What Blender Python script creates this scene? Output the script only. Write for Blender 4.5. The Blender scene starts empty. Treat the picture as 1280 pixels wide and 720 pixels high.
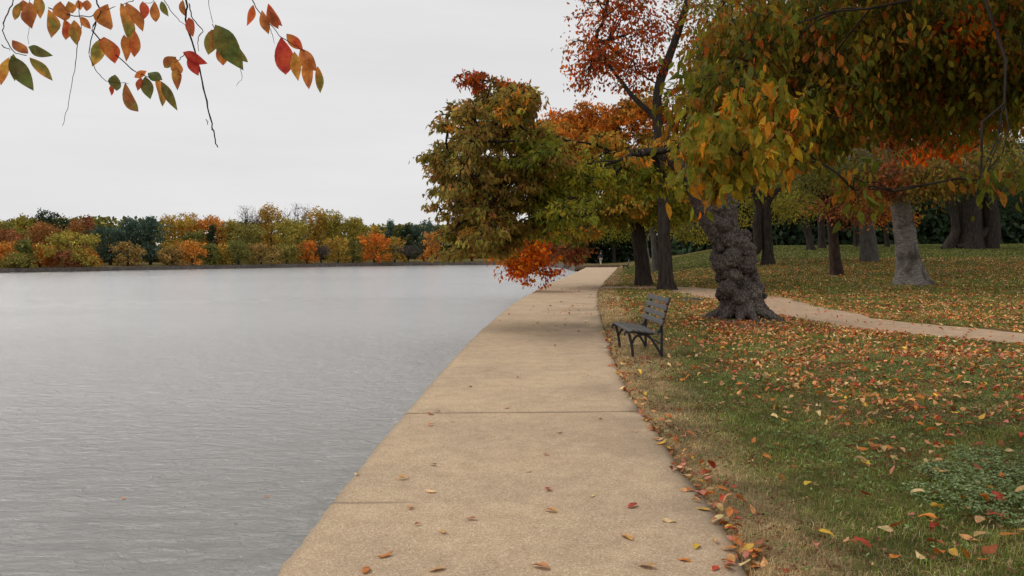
import bpy, math, random
import numpy as np
from mathutils import noise as mnoise, Vector, Matrix

rng = np.random.default_rng(7)
random.seed(7)
S = bpy.context.scene
COL = S.collection
PI = math.pi

# ------------------------------------------------------------------ camera maths (photo is 1280x720)
F = 985.0
CAMH = 1.6
PITCH = math.atan(43 / F)
ROLL = math.radians(-0.4)
CAM = np.array([0.0, 0.0, CAMH])
Rm = np.array((Matrix.Rotation(PI / 2 - PITCH, 3, 'X') @ Matrix.Rotation(ROLL, 3, 'Z')))

def ray(px, py):
    return Rm @ np.array([(px - 640) / F, (360 - py) / F, -1.0])

def at(px, py, Y):
    d = ray(px, py)
    return CAM + d * (Y / d[1])

def flat(px, py, z=0.0):
    d = ray(px, py)
    return CAM + d * ((z - CAMH) / d[2])

def ss(a, b, x):
    t = np.clip((np.asarray(x, float) - a) / (b - a), 0, 1)
    return t * t * (3 - 2 * t)

# ------------------------------------------------------------------ numpy value noise
_perm = np.random.default_rng(3).random((256, 256))
def vnoise(x, y, s=1.0, seed=0):
    x = np.asarray(x, float) * s + seed * 17.3
    y = np.asarray(y, float) * s + seed * 9.1
    xi = np.floor(x).astype(int); yi = np.floor(y).astype(int)
    fx = x - xi; fy = y - yi
    fx = fx * fx * (3 - 2 * fx); fy = fy * fy * (3 - 2 * fy)
    g = lambda i, j: _perm[i % 256, j % 256]
    return (g(xi, yi) * (1 - fx) + g(xi + 1, yi) * fx) * (1 - fy) + (g(xi, yi + 1) * (1 - fx) + g(xi + 1, yi + 1) * fx) * fy
def fnoise(x, y, s=1.0, seed=0):
    return (vnoise(x, y, s, seed) + .5 * vnoise(x, y, s * 2.1, seed + 1) + .25 * vnoise(x, y, s * 4.3, seed + 2)) / 1.75

# ------------------------------------------------------------------ layout curves
LE = [(345, 715), (412, 630), (470, 557), (520, 500), (560, 455), (600, 413), (640, 380), (680, 357), (712, 344), (733, 334)]
RE = [(932, 712), (907, 666), (865, 603), (836, 566), (798, 510), (773, 466), (765, 445), (755, 412), (748, 385), (747, 366), (758, 350), (768, 340), (773, 334)]
def curve(pts, y0slope=None):
    w = np.array([flat(*p) for p in pts])
    ys = np.concatenate([[-40], w[:, 1]])
    xs = np.concatenate([[w[0, 0]], w[:, 0]])
    return ys, xs
_ly, _lx = curve(LE)
_ry, _rx = curve(RE)
YEND = float(min(_ly[-1], _ry[-1]))
def _sm(ys, xs):
    g = np.linspace(-40, YEND, 600)
    v = np.interp(g, ys, xs)
    k = np.ones(9) / 9
    v2 = np.convolve(np.pad(v, 4, mode='edge'), k, 'valid')
    return g, v2
_lg, _lv = _sm(_ly, _lx)
_rg, _rv = _sm(_ry, _rx)
def XL(y):
    y = np.asarray(y, float)
    return np.where(y > YEND, _lv[-1] + (y - YEND) * .1, np.interp(y, _lg, _lv))
def XR(y):
    y = np.asarray(y, float)
    return np.where(y > YEND, _rv[-1] + (y - YEND) * .13, np.interp(y, _rg, _rv)) + (vnoise(y, y * 0, 2.2, 5) - .5) * .07

WZ = -0.45
def H(x, y):
    d = np.asarray(x, float) - XR(y)
    y = np.asarray(y, float)
    g = -.06 + .085 * ss(-.03, .12, d)
    g = g + 2.25 * ss(18, 95, y) * ss(0, 15, d)
    g = g + .05 * (fnoise(x, y, .35, 2) - .5) * ss(.3, 2, d) + .025 * (fnoise(x, y, 1.9, 4) - .5) * ss(.2, .6, d)
    # mound of bare soil round the burled tree
    r2 = (np.asarray(x) - 5.25) ** 2 + (y - 18.0) ** 2
    return g + .10 * np.exp(-r2 / 1.3)
def Hs(x, y): return float(H(x, y))

def hit(px, py):
    d = ray(px, py)
    t = 2.0
    while t < 600:
        p = CAM + d * t
        if p[2] < Hs(p[0], p[1]): return p
        t *= 1.004
    return CAM + d * 120

# far shoreline (water level pixels)
_sh = np.array([flat(px, py, WZ)[:2] for px, py in [(-60, 342.5), (0, 341), (160, 338), (320, 335), (450, 332.6), (540, 331.6), (640, 331)]])
_sh = np.vstack([[[-420, 60]], _sh, [[float(XL(YEND)) - 1.0, YEND + 20]], [[float(XL(YEND)) + .6, YEND + .3]]])
def SHY(x):
    return np.interp(x, _sh[:, 0], _sh[:, 1])

# ------------------------------------------------------------------ mesh helpers
def mk(name, V, Fs, mat=None, parent=None, col=None, smooth=False, attrs=None):
    """V (n,3), Fs list of (m,k) index arrays"""
    V = np.asarray(V, np.float32)
    me = bpy.data.meshes.new(name)
    me.vertices.add(len(V)); me.vertices.foreach_set('co', V.ravel())
    Fs = [np.asarray(f, np.int32) for f in Fs if len(f)]
    nl = sum(f.size for f in Fs); nf = sum(len(f) for f in Fs)
    me.loops.add(nl); me.polygons.add(nf)
    me.loops.foreach_set('vertex_index', np.concatenate([f.ravel() for f in Fs]))
    st = []; o = 0
    for f in Fs:
        st.append(np.arange(len(f), dtype=np.int32) * f.shape[1] + o); o += f.size
    me.polygons.foreach_set('loop_start', np.concatenate(st))
    me.update(calc_edges=True)
    if col is not None:
        a = me.color_attributes.new('Col', 'FLOAT_COLOR', 'POINT')
        c = np.ones((len(V), 4), np.float32); c[:, :3] = col
        a.data.foreach_set('color', c.ravel())
    for k, v in (attrs or {}).items():
        a = me.attributes.new(k, 'FLOAT', 'POINT')
        a.data.foreach_set('value', np.asarray(v, np.float32))
    if smooth:
        me.polygons.foreach_set('use_smooth', np.ones(nf, bool))
    me.validate(clean_customdata=False)
    o = bpy.data.objects.new(name, me)
    COL.objects.link(o)
    if mat: me.materials.append(mat)
    if parent: o.parent = parent
    return o

class MB:
    def __init__(s): s.V = []; s.Q = []; s.T = []; s.C = []; s.n = 0
    def add(s, V, Q=None, T=None, C=None):
        V = np.asarray(V, float)
        s.V.append(V)
        if Q is not None and len(Q): s.Q.append(np.asarray(Q) + s.n)
        if T is not None and len(T): s.T.append(np.asarray(T) + s.n)
        if C is not None: s.C.append(np.broadcast_to(C, (len(V), 3)))
        s.n += len(V)
    def tube(s, P, R, sides=6, C=None, cap=True):
        P = np.asarray(P, float); R = np.asarray(R, float)
        n = len(P)
        T = np.gradient(P, axis=0); T /= np.linalg.norm(T, axis=1)[:, None] + 1e-9
        ref = np.array([0, 0, 1.0]) if abs(T[:, 2]).mean() < .8 else np.array([1.0, 0, 0])
        A = np.cross(T, ref); A /= np.linalg.norm(A, axis=1)[:, None] + 1e-9
        B = np.cross(T, A)
        th = np.arange(sides) * 2 * PI / sides
        V = (P[:, None] + R[:, None, None] * (np.cos(th)[None, :, None] * A[:, None] + np.sin(th)[None, :, None] * B[:, None])).reshape(-1, 3)
        i = np.arange(n - 1)[:, None] * sides; j = np.arange(sides)[None]; k = (j + 1) % sides
        Q = np.stack([i + j, i + k, i + sides + k, i + sides + j], -1).reshape(-1, 4)
        T3 = []
        if cap:
            V = np.vstack([V, P[0], P[-1]])
            a, b = n * sides, n * sides + 1
            for q in range(sides):
                T3.append((a, (q + 1) % sides, q)); T3.append((b, (n - 1) * sides + q, (n - 1) * sides + (q + 1) % sides))
        s.add(V, Q, T3, C)
    def box(s, c, size, rot=None, C=None):
        x, y, z = np.array(size) / 2
        V = np.array([(-x, -y, -z), (x, -y, -z), (x, y, -z), (-x, y, -z), (-x, -y, z), (x, -y, z), (x, y, z), (-x, y, z)])
        if rot is not None: V = V @ np.asarray(rot).T
        s.add(V + np.asarray(c), [(0, 3, 2, 1), (4, 5, 6, 7), (0, 1, 5, 4), (1, 2, 6, 5), (2, 3, 7, 6), (3, 0, 4, 7)], C=C)
    def build(s, name, mat, parent=None, smooth=False, off=None):
        V = np.vstack(s.V)
        if off is not None: V = V - np.asarray(off)
        return mk(name, V, [f for f in ([np.vstack(s.Q)] if s.Q else []) + ([np.vstack(s.T)] if s.T else [])], mat, parent,
                  np.vstack(s.C) if s.C else None, smooth)

def tag(o, label=None, cat=None, group=None, kind=None):
    if label: o['label'] = label
    if cat: o['category'] = cat
    if group: o['group'] = group
    if kind: o['kind'] = kind
    return o
def empty(name, loc):
    o = bpy.data.objects.new(name, None); COL.objects.link(o); o.location = [float(v) for v in loc]; o.empty_display_size = .3
    return o

# leaf templates : (a along, b across, c lift)
def unit(v): return v / (np.linalg.norm(v, axis=-1, keepdims=True) + 1e-9)
HI = np.array([(0, 0, 0), (.28, -.42, .07), (.28, 0, -.02), (.28, .42, .07), (.62, -.40, .03), (.62, 0, -.07), (.62, .40, .03), (1, 0, -.16)])
HI_Q = np.array([(1, 4, 5, 2), (2, 5, 6, 3)]); HI_T = np.array([(0, 1, 2), (0, 2, 3), (4, 7, 5), (5, 7, 6)])
LO = np.array([(0, 0, 0), (.45, -.5, .08), (.45, .5, .08), (1, 0, -.05)])
LO_T = np.array([(0, 1, 3), (0, 3, 2)])
def leaf_arrays(pos, u, length, wr, col, col2=None, hi=False, rn=None, curl=None, up=False):
    rn = rn or rng
    n = len(pos)
    u = unit(u); r = rn.normal(size=(n, 3))
    if up: r = r * .35 + np.array([0, 0, 1.0])
    v = unit(np.cross(u, r)); nn = np.cross(u, v)
    length = np.broadcast_to(length, (n,)); w = length * wr
    Tm = HI if hi else LO
    k = len(Tm)
    c = np.ones(n) if curl is None else curl
    V = pos[:, None] + u[:, None] * Tm[None, :, :1] * length[:, None, None] + v[:, None] * Tm[None, :, 1:2] * w[:, None, None] + nn[:, None] * Tm[None, :, 2:] * (length * c)[:, None, None]
    base = (np.arange(n) * k)[:, None, None]
    T = ((HI_T if hi else LO_T)[None] + base).reshape(-1, 3)
    Q = (HI_Q[None] + base).reshape(-1, 4) if hi else []
    C = np.repeat(col[:, None], k, 1)
    if col2 is not None:
        wgt = np.clip((Tm[:, 0] * .5 + abs(Tm[:, 1]) * .7)[None, :, None] + rn.normal(0, .12, (n, k, 1)), 0, 1)
        C = C * (1 - wgt) + col2[:, None] * wgt
    return V.reshape(-1, 3), Q, T, C.reshape(-1, 3)

# ------------------------------------------------------------------ materials
def mat(name):
    m = bpy.data.materials.new(name); m.use_nodes = True
    nt = m.node_tree; nt.nodes.clear()
    out = nt.nodes.new('ShaderNodeOutputMaterial')
    return m, nt, out
def N(nt, t, **kw):
    n = nt.nodes.new(t)
    for k, v in kw.items():
        if k in n.inputs: n.inputs[k].default_value = v
        else: setattr(n, k, v)
    return n
def L(nt, a, b): nt.links.new(a, b)
def ramp(nt, fac, stops):
    r = nt.nodes.new('ShaderNodeValToRGB')
    e = r.color_ramp.elements
    while len(e) < len(stops): e.new(.5)
    for i, (p, c) in enumerate(stops):
        e[i].position = p; e[i].color = (*c, 1) if len(c) == 3 else c
    L(nt, fac, r.inputs[0]); return r.outputs[0]
def noise_n(nt, scale, detail=4, rough=.55, vec=None, dist=0):
    n = N(nt, 'ShaderNodeTexNoise'); n.inputs['Scale'].default_value = scale; n.inputs['Detail'].default_value = detail
    n.inputs['Roughness'].default_value = rough; n.inputs['Distortion'].default_value = dist
    if vec is not None: L(nt, vec, n.inputs['Vector'])
    return n.outputs['Fac']
def mix(nt, a, b, fac, mode='MIX'):
    m = nt.nodes.new('ShaderNodeMix'); m.data_type = 'RGBA'; m.blend_type = mode
    if isinstance(fac, float): m.inputs[0].default_value = fac
    else: L(nt, fac, m.inputs[0])
    for s, k in ((a, 6), (b, 7)):
        if isinstance(s, tuple): m.inputs[k].default_value = (*s, 1)
        else: L(nt, s, m.inputs[k])
    return m.outputs[2]
def bsdf(nt, out, col, rough=.8, bump=None, bstr=.3, bdist=.02, spec=.3):
    b = nt.nodes.new('ShaderNodeBsdfPrincipled')
    if isinstance(col, tuple): b.inputs['Base Color'].default_value = (*col, 1)
    else: L(nt, col, b.inputs['Base Color'])
    b.inputs['Roughness'].default_value = rough
    b.inputs['Specular IOR Level'].default_value = spec
    if bump is not None:
        bp = nt.nodes.new('ShaderNodeBump'); bp.inputs['Strength'].default_value = bstr; bp.inputs['Distance'].default_value = bdist
        L(nt, bump, bp.inputs['Height']); L(nt, bp.outputs[0], b.inputs['Normal'])
    if out is not None: L(nt, b.outputs[0], out.inputs[0])
    return b
def objco(nt):
    return N(nt, 'ShaderNodeTexCoord').outputs['Object']
def geo(nt):
    return N(nt, 'ShaderNodeNewGeometry').outputs['Position']
def scaled(nt, vec, s):
    m = nt.nodes.new('ShaderNodeMapping'); m.inputs['Scale'].default_value = s; L(nt, vec, m.inputs[0]); return m.outputs[0]

def leaf_mat(name, trans=.3, rough=.6, spec=.25, objcol=False, veins=False):
    m, nt, out = mat(name)
    a = N(nt, 'ShaderNodeAttribute', attribute_name='Col').outputs['Color']
    if objcol:
        oc = N(nt, 'ShaderNodeObjectInfo').outputs['Color']
        a = mix(nt, a, oc, 1.0, 'MULTIPLY')
    if veins:
        nz = noise_n(nt, 60, 3, .6, objco(nt))
        a = mix(nt, a, ramp(nt, nz, [(.35, (.74, .68, .58)), (.6, (1.12, 1.12, 1.05))]), 1.0, 'MULTIPLY')
    b = bsdf(nt, None, a, rough, spec=spec)
    t = nt.nodes.new('ShaderNodeBsdfTranslucent'); L(nt, a, t.inputs[0])
    mx = nt.nodes.new('ShaderNodeMixShader'); mx.inputs[0].default_value = trans
    L(nt, b.outputs[0], mx.inputs[1]); L(nt, t.outputs[0], mx.inputs[2]); L(nt, mx.outputs[0], out.inputs[0])
    return m
M = {}
M['leaf'] = leaf_mat('foliage', .5, .7, .08)
M['leaf_near'] = leaf_mat('near_foliage', .5, .6, .1, veins=True)
M['leaf_far'] = leaf_mat('far_foliage', .2, .9, .05)
M['fallen'] = leaf_mat('fallen_leaves', .12, .6, .3, veins=True)
M['fallen_one'] = leaf_mat('fallen_leaf_surface', .12, .55, .35, objcol=True, veins=True)
M['grass'] = leaf_mat('grass_blades', .3, .7, .2)

def bark(name, c1, c2, scale=9, stretch=.25, bstr=.8, bdist=.04, c3=None):
    m, nt, out = mat(name)
    v = scaled(nt, geo(nt), (1, 1, stretch))
    n1 = noise_n(nt, scale, 6, .65, v, .4); n2 = noise_n(nt, 1.7, 3, .5, geo(nt))
    col = ramp(nt, n1, [(.3, c1), (.7, c2)])
    if c3: col = mix(nt, col, c3, ramp(nt, n2, [(.5, (0, 0, 0)), (.68, (1, 1, 1))]))
    bsdf(nt, out, col, .9, n1, bstr, bdist, .1)
    return m
M['bark'] = bark('dark_bark', (0.019, 0.015, 0.013), (0.072, 0.058, 0.047))
def _burlbark():
    nt = M['bark_burl'].node_tree
    b = [n for n in nt.nodes if n.type == 'BSDF_PRINCIPLED'][0]; bump = [n for n in nt.nodes if n.type == 'BUMP'][0]
    v = scaled(nt, geo(nt), (1, 1, .3))
    vo = N(nt, 'ShaderNodeTexVoronoi'); vo.feature = 'DISTANCE_TO_EDGE'; vo.inputs['Scale'].default_value = 26; L(nt, v, vo.inputs['Vector'])
    fis = ramp(nt, vo.outputs['Distance'], [(0, (0, 0, 0)), (.18, (1, 1, 1))])
    old = b.inputs['Base Color'].links[0].from_socket
    moss = ramp(nt, noise_n(nt, 3.2, 5, .7, geo(nt)), [(.55, (0, 0, 0)), (.7, (1, 1, 1))])
    c = mix(nt, old, (.22, .215, .17), moss)
    c = mix(nt, (.07, .055, .047), c, fis)
    L(nt, c, b.inputs['Base Color'])
    b2 = nt.nodes.new('ShaderNodeBump'); b2.inputs['Strength'].default_value = .7; b2.inputs['Distance'].default_value = .018
    L(nt, fis, b2.inputs['Height']); L(nt, bump.outputs[0], b2.inputs['Normal']); L(nt, b2.outputs[0], b.inputs['Normal'])
M['twig'] = bark('twig_bark', (.012, .01, .008), (.05, .04, .033))
M['bark_brown'] = bark('brown_bark', (0.025, 0.015, 0.011), (0.084, 0.056, 0.042))
M['bark_grey'] = bark('grey_bark', (0.042, 0.037, 0.031), (0.120, 0.108, 0.093))
M['bark_pale'] = bark('pale_bark', (0.076, 0.064, 0.051), (0.357, 0.323, 0.289), 8, 2.2, .9, .04, (0.076, 0.064, 0.051))
M['bark_burl'] = bark('burled_bark', (0.038, 0.028, 0.027), (0.251, 0.198, 0.175), 16, .8, 1.0, .05, (0.228, 0.198, 0.167))
_burlbark()

# ground
def ground_mat():
    m, nt, out = mat('lawn_soil')
    p = geo(nt)
    n1 = noise_n(nt, .4, 6, .65, p); n2 = noise_n(nt, 2.2, 8, .75, p); n3 = noise_n(nt, 30, 4, .8, p)
    green = ramp(nt, n2, [(.35, (.045, .055, .012)), (.55, (.12, .125, .03)), (.7, (.24, .19, .08))])
    brown = ramp(nt, n2, [(.3, (.1, .065, .03)), (.7, (.27, .18, .085))])
    c = mix(nt, green, brown, ramp(nt, n1, [(.47, (0, 0, 0)), (.6, (1, 1, 1))]))
    dry = N(nt, 'ShaderNodeAttribute', attribute_name='dry').outputs['Fac']
    c = mix(nt, c, ramp(nt, n3, [(.3, (.24, .165, .08)), (.7, (.46, .34, .19))]), dry)
    lit = N(nt, 'ShaderNodeAttribute', attribute_name='litter').outputs['Fac']
    lt = ramp(nt, n3, [(.25, (.06, .022, .01)), (.5, (.2, .075, .025)), (.75, (.3, .15, .05))])
    c = mix(nt, c, lt, lit)
    c = mix(nt, c, ramp(nt, n3, [(.3, (.75, .75, .75)), (.7, (1.15, 1.15, 1.15))]), 1.0, 'MULTIPLY')
    bsdf(nt, out, c, .95, n3, .6, .03, .1)
    return m
M['ground'] = ground_mat()

def path_mat():
    m, nt, out = mat('worn_concrete')
    p = geo(nt)
    vo = N(nt, 'ShaderNodeTexVoronoi'); vo.inputs['Scale'].default_value = 150; L(nt, p, vo.inputs['Vector'])
    hs = N(nt, 'ShaderNodeSeparateColor'); L(nt, vo.outputs['Color'], hs.inputs[0])
    speck = ramp(nt, hs.outputs[0], [(0, (.3, .2, .125)), (.12, (.46, .33, .215)), (.7, (.515, .387, .266)), (.92, (.61, .47, .33)), (1, (.74, .61, .46))])
    n1 = noise_n(nt, .8, 5, .6, p); n2 = noise_n(nt, 5, 6, .7, p)
    c = mix(nt, speck, ramp(nt, n1, [(.3, (.86, .85, .84)), (.7, (1.1, 1.08, 1.03))]), 1.0, 'MULTIPLY')
    c = mix(nt, c, ramp(nt, n2, [(.3, (.86, .85, .84)), (.62, (1.07, 1.07, 1.06))]), 1.0, 'MULTIPLY')
    j = N(nt, 'ShaderNodeAttribute', attribute_name='stain').outputs['Fac']
    c = mix(nt, c, (.12, .09, .06), j)
    e = N(nt, 'ShaderNodeAttribute', attribute_name='edge').outputs['Fac']
    c = mix(nt, c, (.2, .16, .11), e)
    bsdf(nt, out, c, .9, hs.outputs[0], .35, .004, .2)
    return m
M['path'] = path_mat()
def simple_noise_mat(name, a, b, scale, rough=.9, bstr=.4, bdist=.02, spec=.2):
    m, nt, out = mat(name); n = noise_n(nt, scale, 6, .7, geo(nt))
    n2 = noise_n(nt, scale * .13, 3, .6, geo(nt))
    c = mix(nt, ramp(nt, n, [(.3, a), (.7, b)]), ramp(nt, n2, [(.3, (.8, .8, .8)), (.7, (1.12, 1.1, 1.1))]), 1.0, 'MULTIPLY')
    bsdf(nt, out, c, rough, n, bstr, bdist, spec); return m
M['wall'] = simple_noise_mat('seawall_concrete', (.12, .1, .08), (.3, .26, .2), 14)
M['farwall'] = simple_noise_mat('far_wall_stone', (.06, .05, .045), (.16, .14, .12), 2)
M['dirt'] = simple_noise_mat('trodden_dirt', (.32, .215, .135), (.56, .4, .26), 22, .95, .5, .02)
M['soil'] = simple_noise_mat('bare_soil', (.09, .06, .04), (.24, .16, .11), 14, .95, .6, .03)
M['wood'] = simple_noise_mat('weathered_slat_wood', (.055, .052, .05), (.125, .12, .115), 30, .6, .3, .004, .4)
M['iron'] = simple_noise_mat('black_cast_iron', (.012, .012, .014), (.03, .03, .032), 40, .45, .2, .002, .5)
M['asphalt'] = simple_noise_mat('road_asphalt', (.2, .19, .18), (.32, .31, .3), 3)
M['cover'] = simple_noise_mat('cast_metal', (.05, .052, .055), (.12, .12, .125), 18)
M['shore'] = simple_noise_mat('far_shore_grass', (.05, .06, .02), (.18, .14, .06), .6)

def water_mat():
    m, nt, out = mat('lake_water')
    p = geo(nt)
    a = noise_n(nt, 1.0, 8, .62, scaled(nt, p, (1.9, 4.6, 1)), 1.2)
    b_ = noise_n(nt, 1.0, 5, .6, scaled(nt, p, (8, 18.0, 1)), .8)
    c = noise_n(nt, 1.0, 3, .5, scaled(nt, p, (.05, .16, 1)))
    add = N(nt, 'ShaderNodeMath', operation='MULTIPLY_ADD'); L(nt, b_, add.inputs[0]); add.inputs[1].default_value = .5; L(nt, a, add.inputs[2])
    col = ramp(nt, c, [(.3, (.305, .296, .276)), (.7, (.318, .308, .288))])
    bp_ = nt.nodes.new('ShaderNodeBump'); bp_.inputs['Strength'].default_value = 1.0; bp_.inputs['Distance'].default_value = .075
    L(nt, add.outputs[0], bp_.inputs['Height'])
    df = nt.nodes.new('ShaderNodeBsdfDiffuse'); L(nt, col, df.inputs[0]); L(nt, bp_.outputs[0], df.inputs['Normal'])
    gl = nt.nodes.new('ShaderNodeBsdfGlossy'); L(nt, bp_.outputs[0], gl.inputs['Normal'])
    L(nt, ramp(nt, c, [(.3, (.15, .15, .15)), (.7, (.18, .18, .18))]), gl.inputs['Roughness'])
    gl.inputs[0].default_value = (.96, .96, .97, 1)
    # reflectance of the mean water plane, modulated by the wave slope
    f1 = nt.nodes.new('ShaderNodeFresnel'); f1.inputs['IOR'].default_value = 1.333
    f2 = nt.nodes.new('ShaderNodeFresnel'); f2.inputs['IOR'].default_value = 1.333; L(nt, bp_.outputs[0], f2.inputs['Normal'])
    fm = N(nt, 'ShaderNodeMath', operation='MULTIPLY_ADD'); L(nt, f2.outputs[0], fm.inputs[0]); fm.inputs[1].default_value = .35
    f3 = N(nt, 'ShaderNodeMath', operation='MULTIPLY'); L(nt, f1.outputs[0], f3.inputs[0]); f3.inputs[1].default_value = .65
    L(nt, f3.outputs[0], fm.inputs[2])
    mx = nt.nodes.new('ShaderNodeMixShader'); L(nt, fm.outputs[0], mx.inputs[0]); L(nt, df.outputs[0], mx.inputs[1]); L(nt, gl.outputs[0], mx.inputs[2])
    L(nt, mx.outputs[0], out.inputs[0])
    return m
M['water'] = water_mat()

# ------------------------------------------------------------------ ground sheet
def grid_faces(nr, nc, off=0):
    i = np.arange(nr - 1)[:, None] * nc; j = np.arange(nc - 1)[None]
    return np.stack([i + j, i + j + 1, i + nc + j + 1, i + nc + j], -1).reshape(-1, 4) + off
def footpath_d(x, y): return None
FP = [hit(*p) for p in [(742, 361), (775, 360), (812, 359.5), (850, 361), (885, 366), (915, 371), (950, 377), (985, 387), (1030, 397), (1100, 407), (1190, 415.5), (1285, 423.5), (1400, 428)]]
FP = np.array(FP)
_fs = np.concatenate([[0], np.cumsum(np.linalg.norm(np.diff(FP[:, :2], axis=0), axis=1))])
_fg = np.linspace(0, _fs[-1], 260)
FPX = np.convolve(np.pad(np.interp(_fg, _fs, FP[:, 0]), 5, mode='edge'), np.ones(11) / 11, 'valid')
FPY = np.convolve(np.pad(np.interp(_fg, _fs, FP[:, 1]), 5, mode='edge'), np.ones(11) / 11, 'valid')
def fpdist(x, y):
    x = np.atleast_1d(x).ravel(); y = np.atleast_1d(y).ravel()
    out = np.full(len(x), 1e9)
    for k in range(0, 260, 3):
        out = np.minimum(out, np.hypot(x - FPX[k], y - FPY[k]))
    return out
def dry_mask(x, y):
    d = x - XR(y)
    w = .16 + .5 * fnoise(x, y, 1.3, 11) + .35 * ss(6, 11, y)
    return (1 - ss(w * .5, w * 1.6, d)) * (.55 + .6 * fnoise(x, y, 2.6, 12))
def litter_mask(x, y):
    d = x - XR(y)
    n = fnoise(x, y, .5, 21)
    a = ss(12.5, 17, y) * (1 - ss(30, 60, y)) * ss(.40, .6, n) * .7
    b = ss(21, 24, y) * (1 - ss(31, 38, y)) * (1 - ss(6, 10, d)) * .9
    c = np.exp(-(fpdist(x, y).reshape(np.shape(x)) / 2.4) ** 2) * .5 * ss(.3, .55, n)
    return np.clip(np.maximum(np.maximum(a * .6, b * ss(.25, .5, n)), c), 0, 1) * ss(0, .4, d)

ys = np.concatenate([np.arange(-20, 2, 1.0), np.arange(2, 14, .14), np.arange(14, 34, .35), np.geomspace(34, YEND + .3, 40)])
dl = np.concatenate([[0], np.linspace(.3, 1.9, 5)])
dr = np.concatenate([np.arange(0, .3, .04), np.arange(.3, 10, .16), np.arange(10, 30, .6), np.geomspace(30, 420, 22)])
rows = []
for y in ys:
    xl = float(XL(y)) + .06; xr = float(XR(y))
    lx = xl + (xr - .04 - xl) * np.linspace(0, 1, 6)
    rows.append(np.stack([np.concatenate([lx, xr + dr]), np.full(6 + len(dr), y)], 1))
G = np.stack(rows)
gx, gy = G[..., 0], G[..., 1]
Vn = np.stack([gx, gy, H(gx, gy)], -1).reshape(-1, 3)
Fn = grid_faces(*gx.shape)
# far land : columns in x, from the shoreline outward
xs = np.concatenate([np.linspace(-420, -90, 14), np.linspace(-84, float(XL(YEND)) - 1, 60)])
dd = np.concatenate([[0, .2, 2, 6, 12, 20, 35, 60, 100, 200, 400, 800]])
fx, fd = np.meshgrid(xs, dd, indexing='ij')
fy = SHY(fx) + fd
fz = np.where(fd < .1, -1.2, np.where(fd < .3, .02, .1 + .012 * np.minimum(fd, 120)))
Vf = np.stack([fx, fy, fz], -1).reshape(-1, 3)
Ff = grid_faces(*fx.shape)[:, ::-1]
# right far land behind the last row
xs2 = np.concatenate([[float(XL(YEND)) - 1.02, float(XL(YEND)) - 1], rows[-1][:, 0]])
dd2 = np.array([0, 2, 6, 12, 25, 50, 100, 200, 400, 800.])
rx, rd = np.meshgrid(xs2, dd2, indexing='ij')
ry_ = YEND + .3 + rd
rz = H(rx, ry_); rz[1, :] = .05 + .012 * rd[1]; rz[0, :] = -1.2
rz[2:8, :] = np.maximum(rz[2:8, :], .02)
ry_[:, 0] -= .25; rz[:, 0] -= .3
Vr = np.stack([rx, ry_, rz], -1).reshape(-1, 3)
Fr = grid_faces(*rx.shape)[:, ::-1]
Va = np.vstack([Vn, Vf, Vr])
gnd = mk('ground', Va, [np.vstack([Fn, Ff + len(Vn), Fr + len(Vn) + len(Vf)])], M['ground'], smooth=True,
         attrs={'dry': np.where(Va[:, 1] < YEND, dry_mask(Va[:, 0], Va[:, 1]), 0), 'litter': np.where(Va[:, 1] < YEND, litter_mask(Va[:, 0], Va[:, 1]), .15)})
tag(gnd, kind='structure')

# water
wv = np.array([(-900, -60, WZ), (float(60), -60, WZ), (60, 900, WZ), (-900, 900, WZ)])
tag(mk('water', wv, [[(0, 1, 2, 3)]], M['water']), kind='structure')

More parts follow.
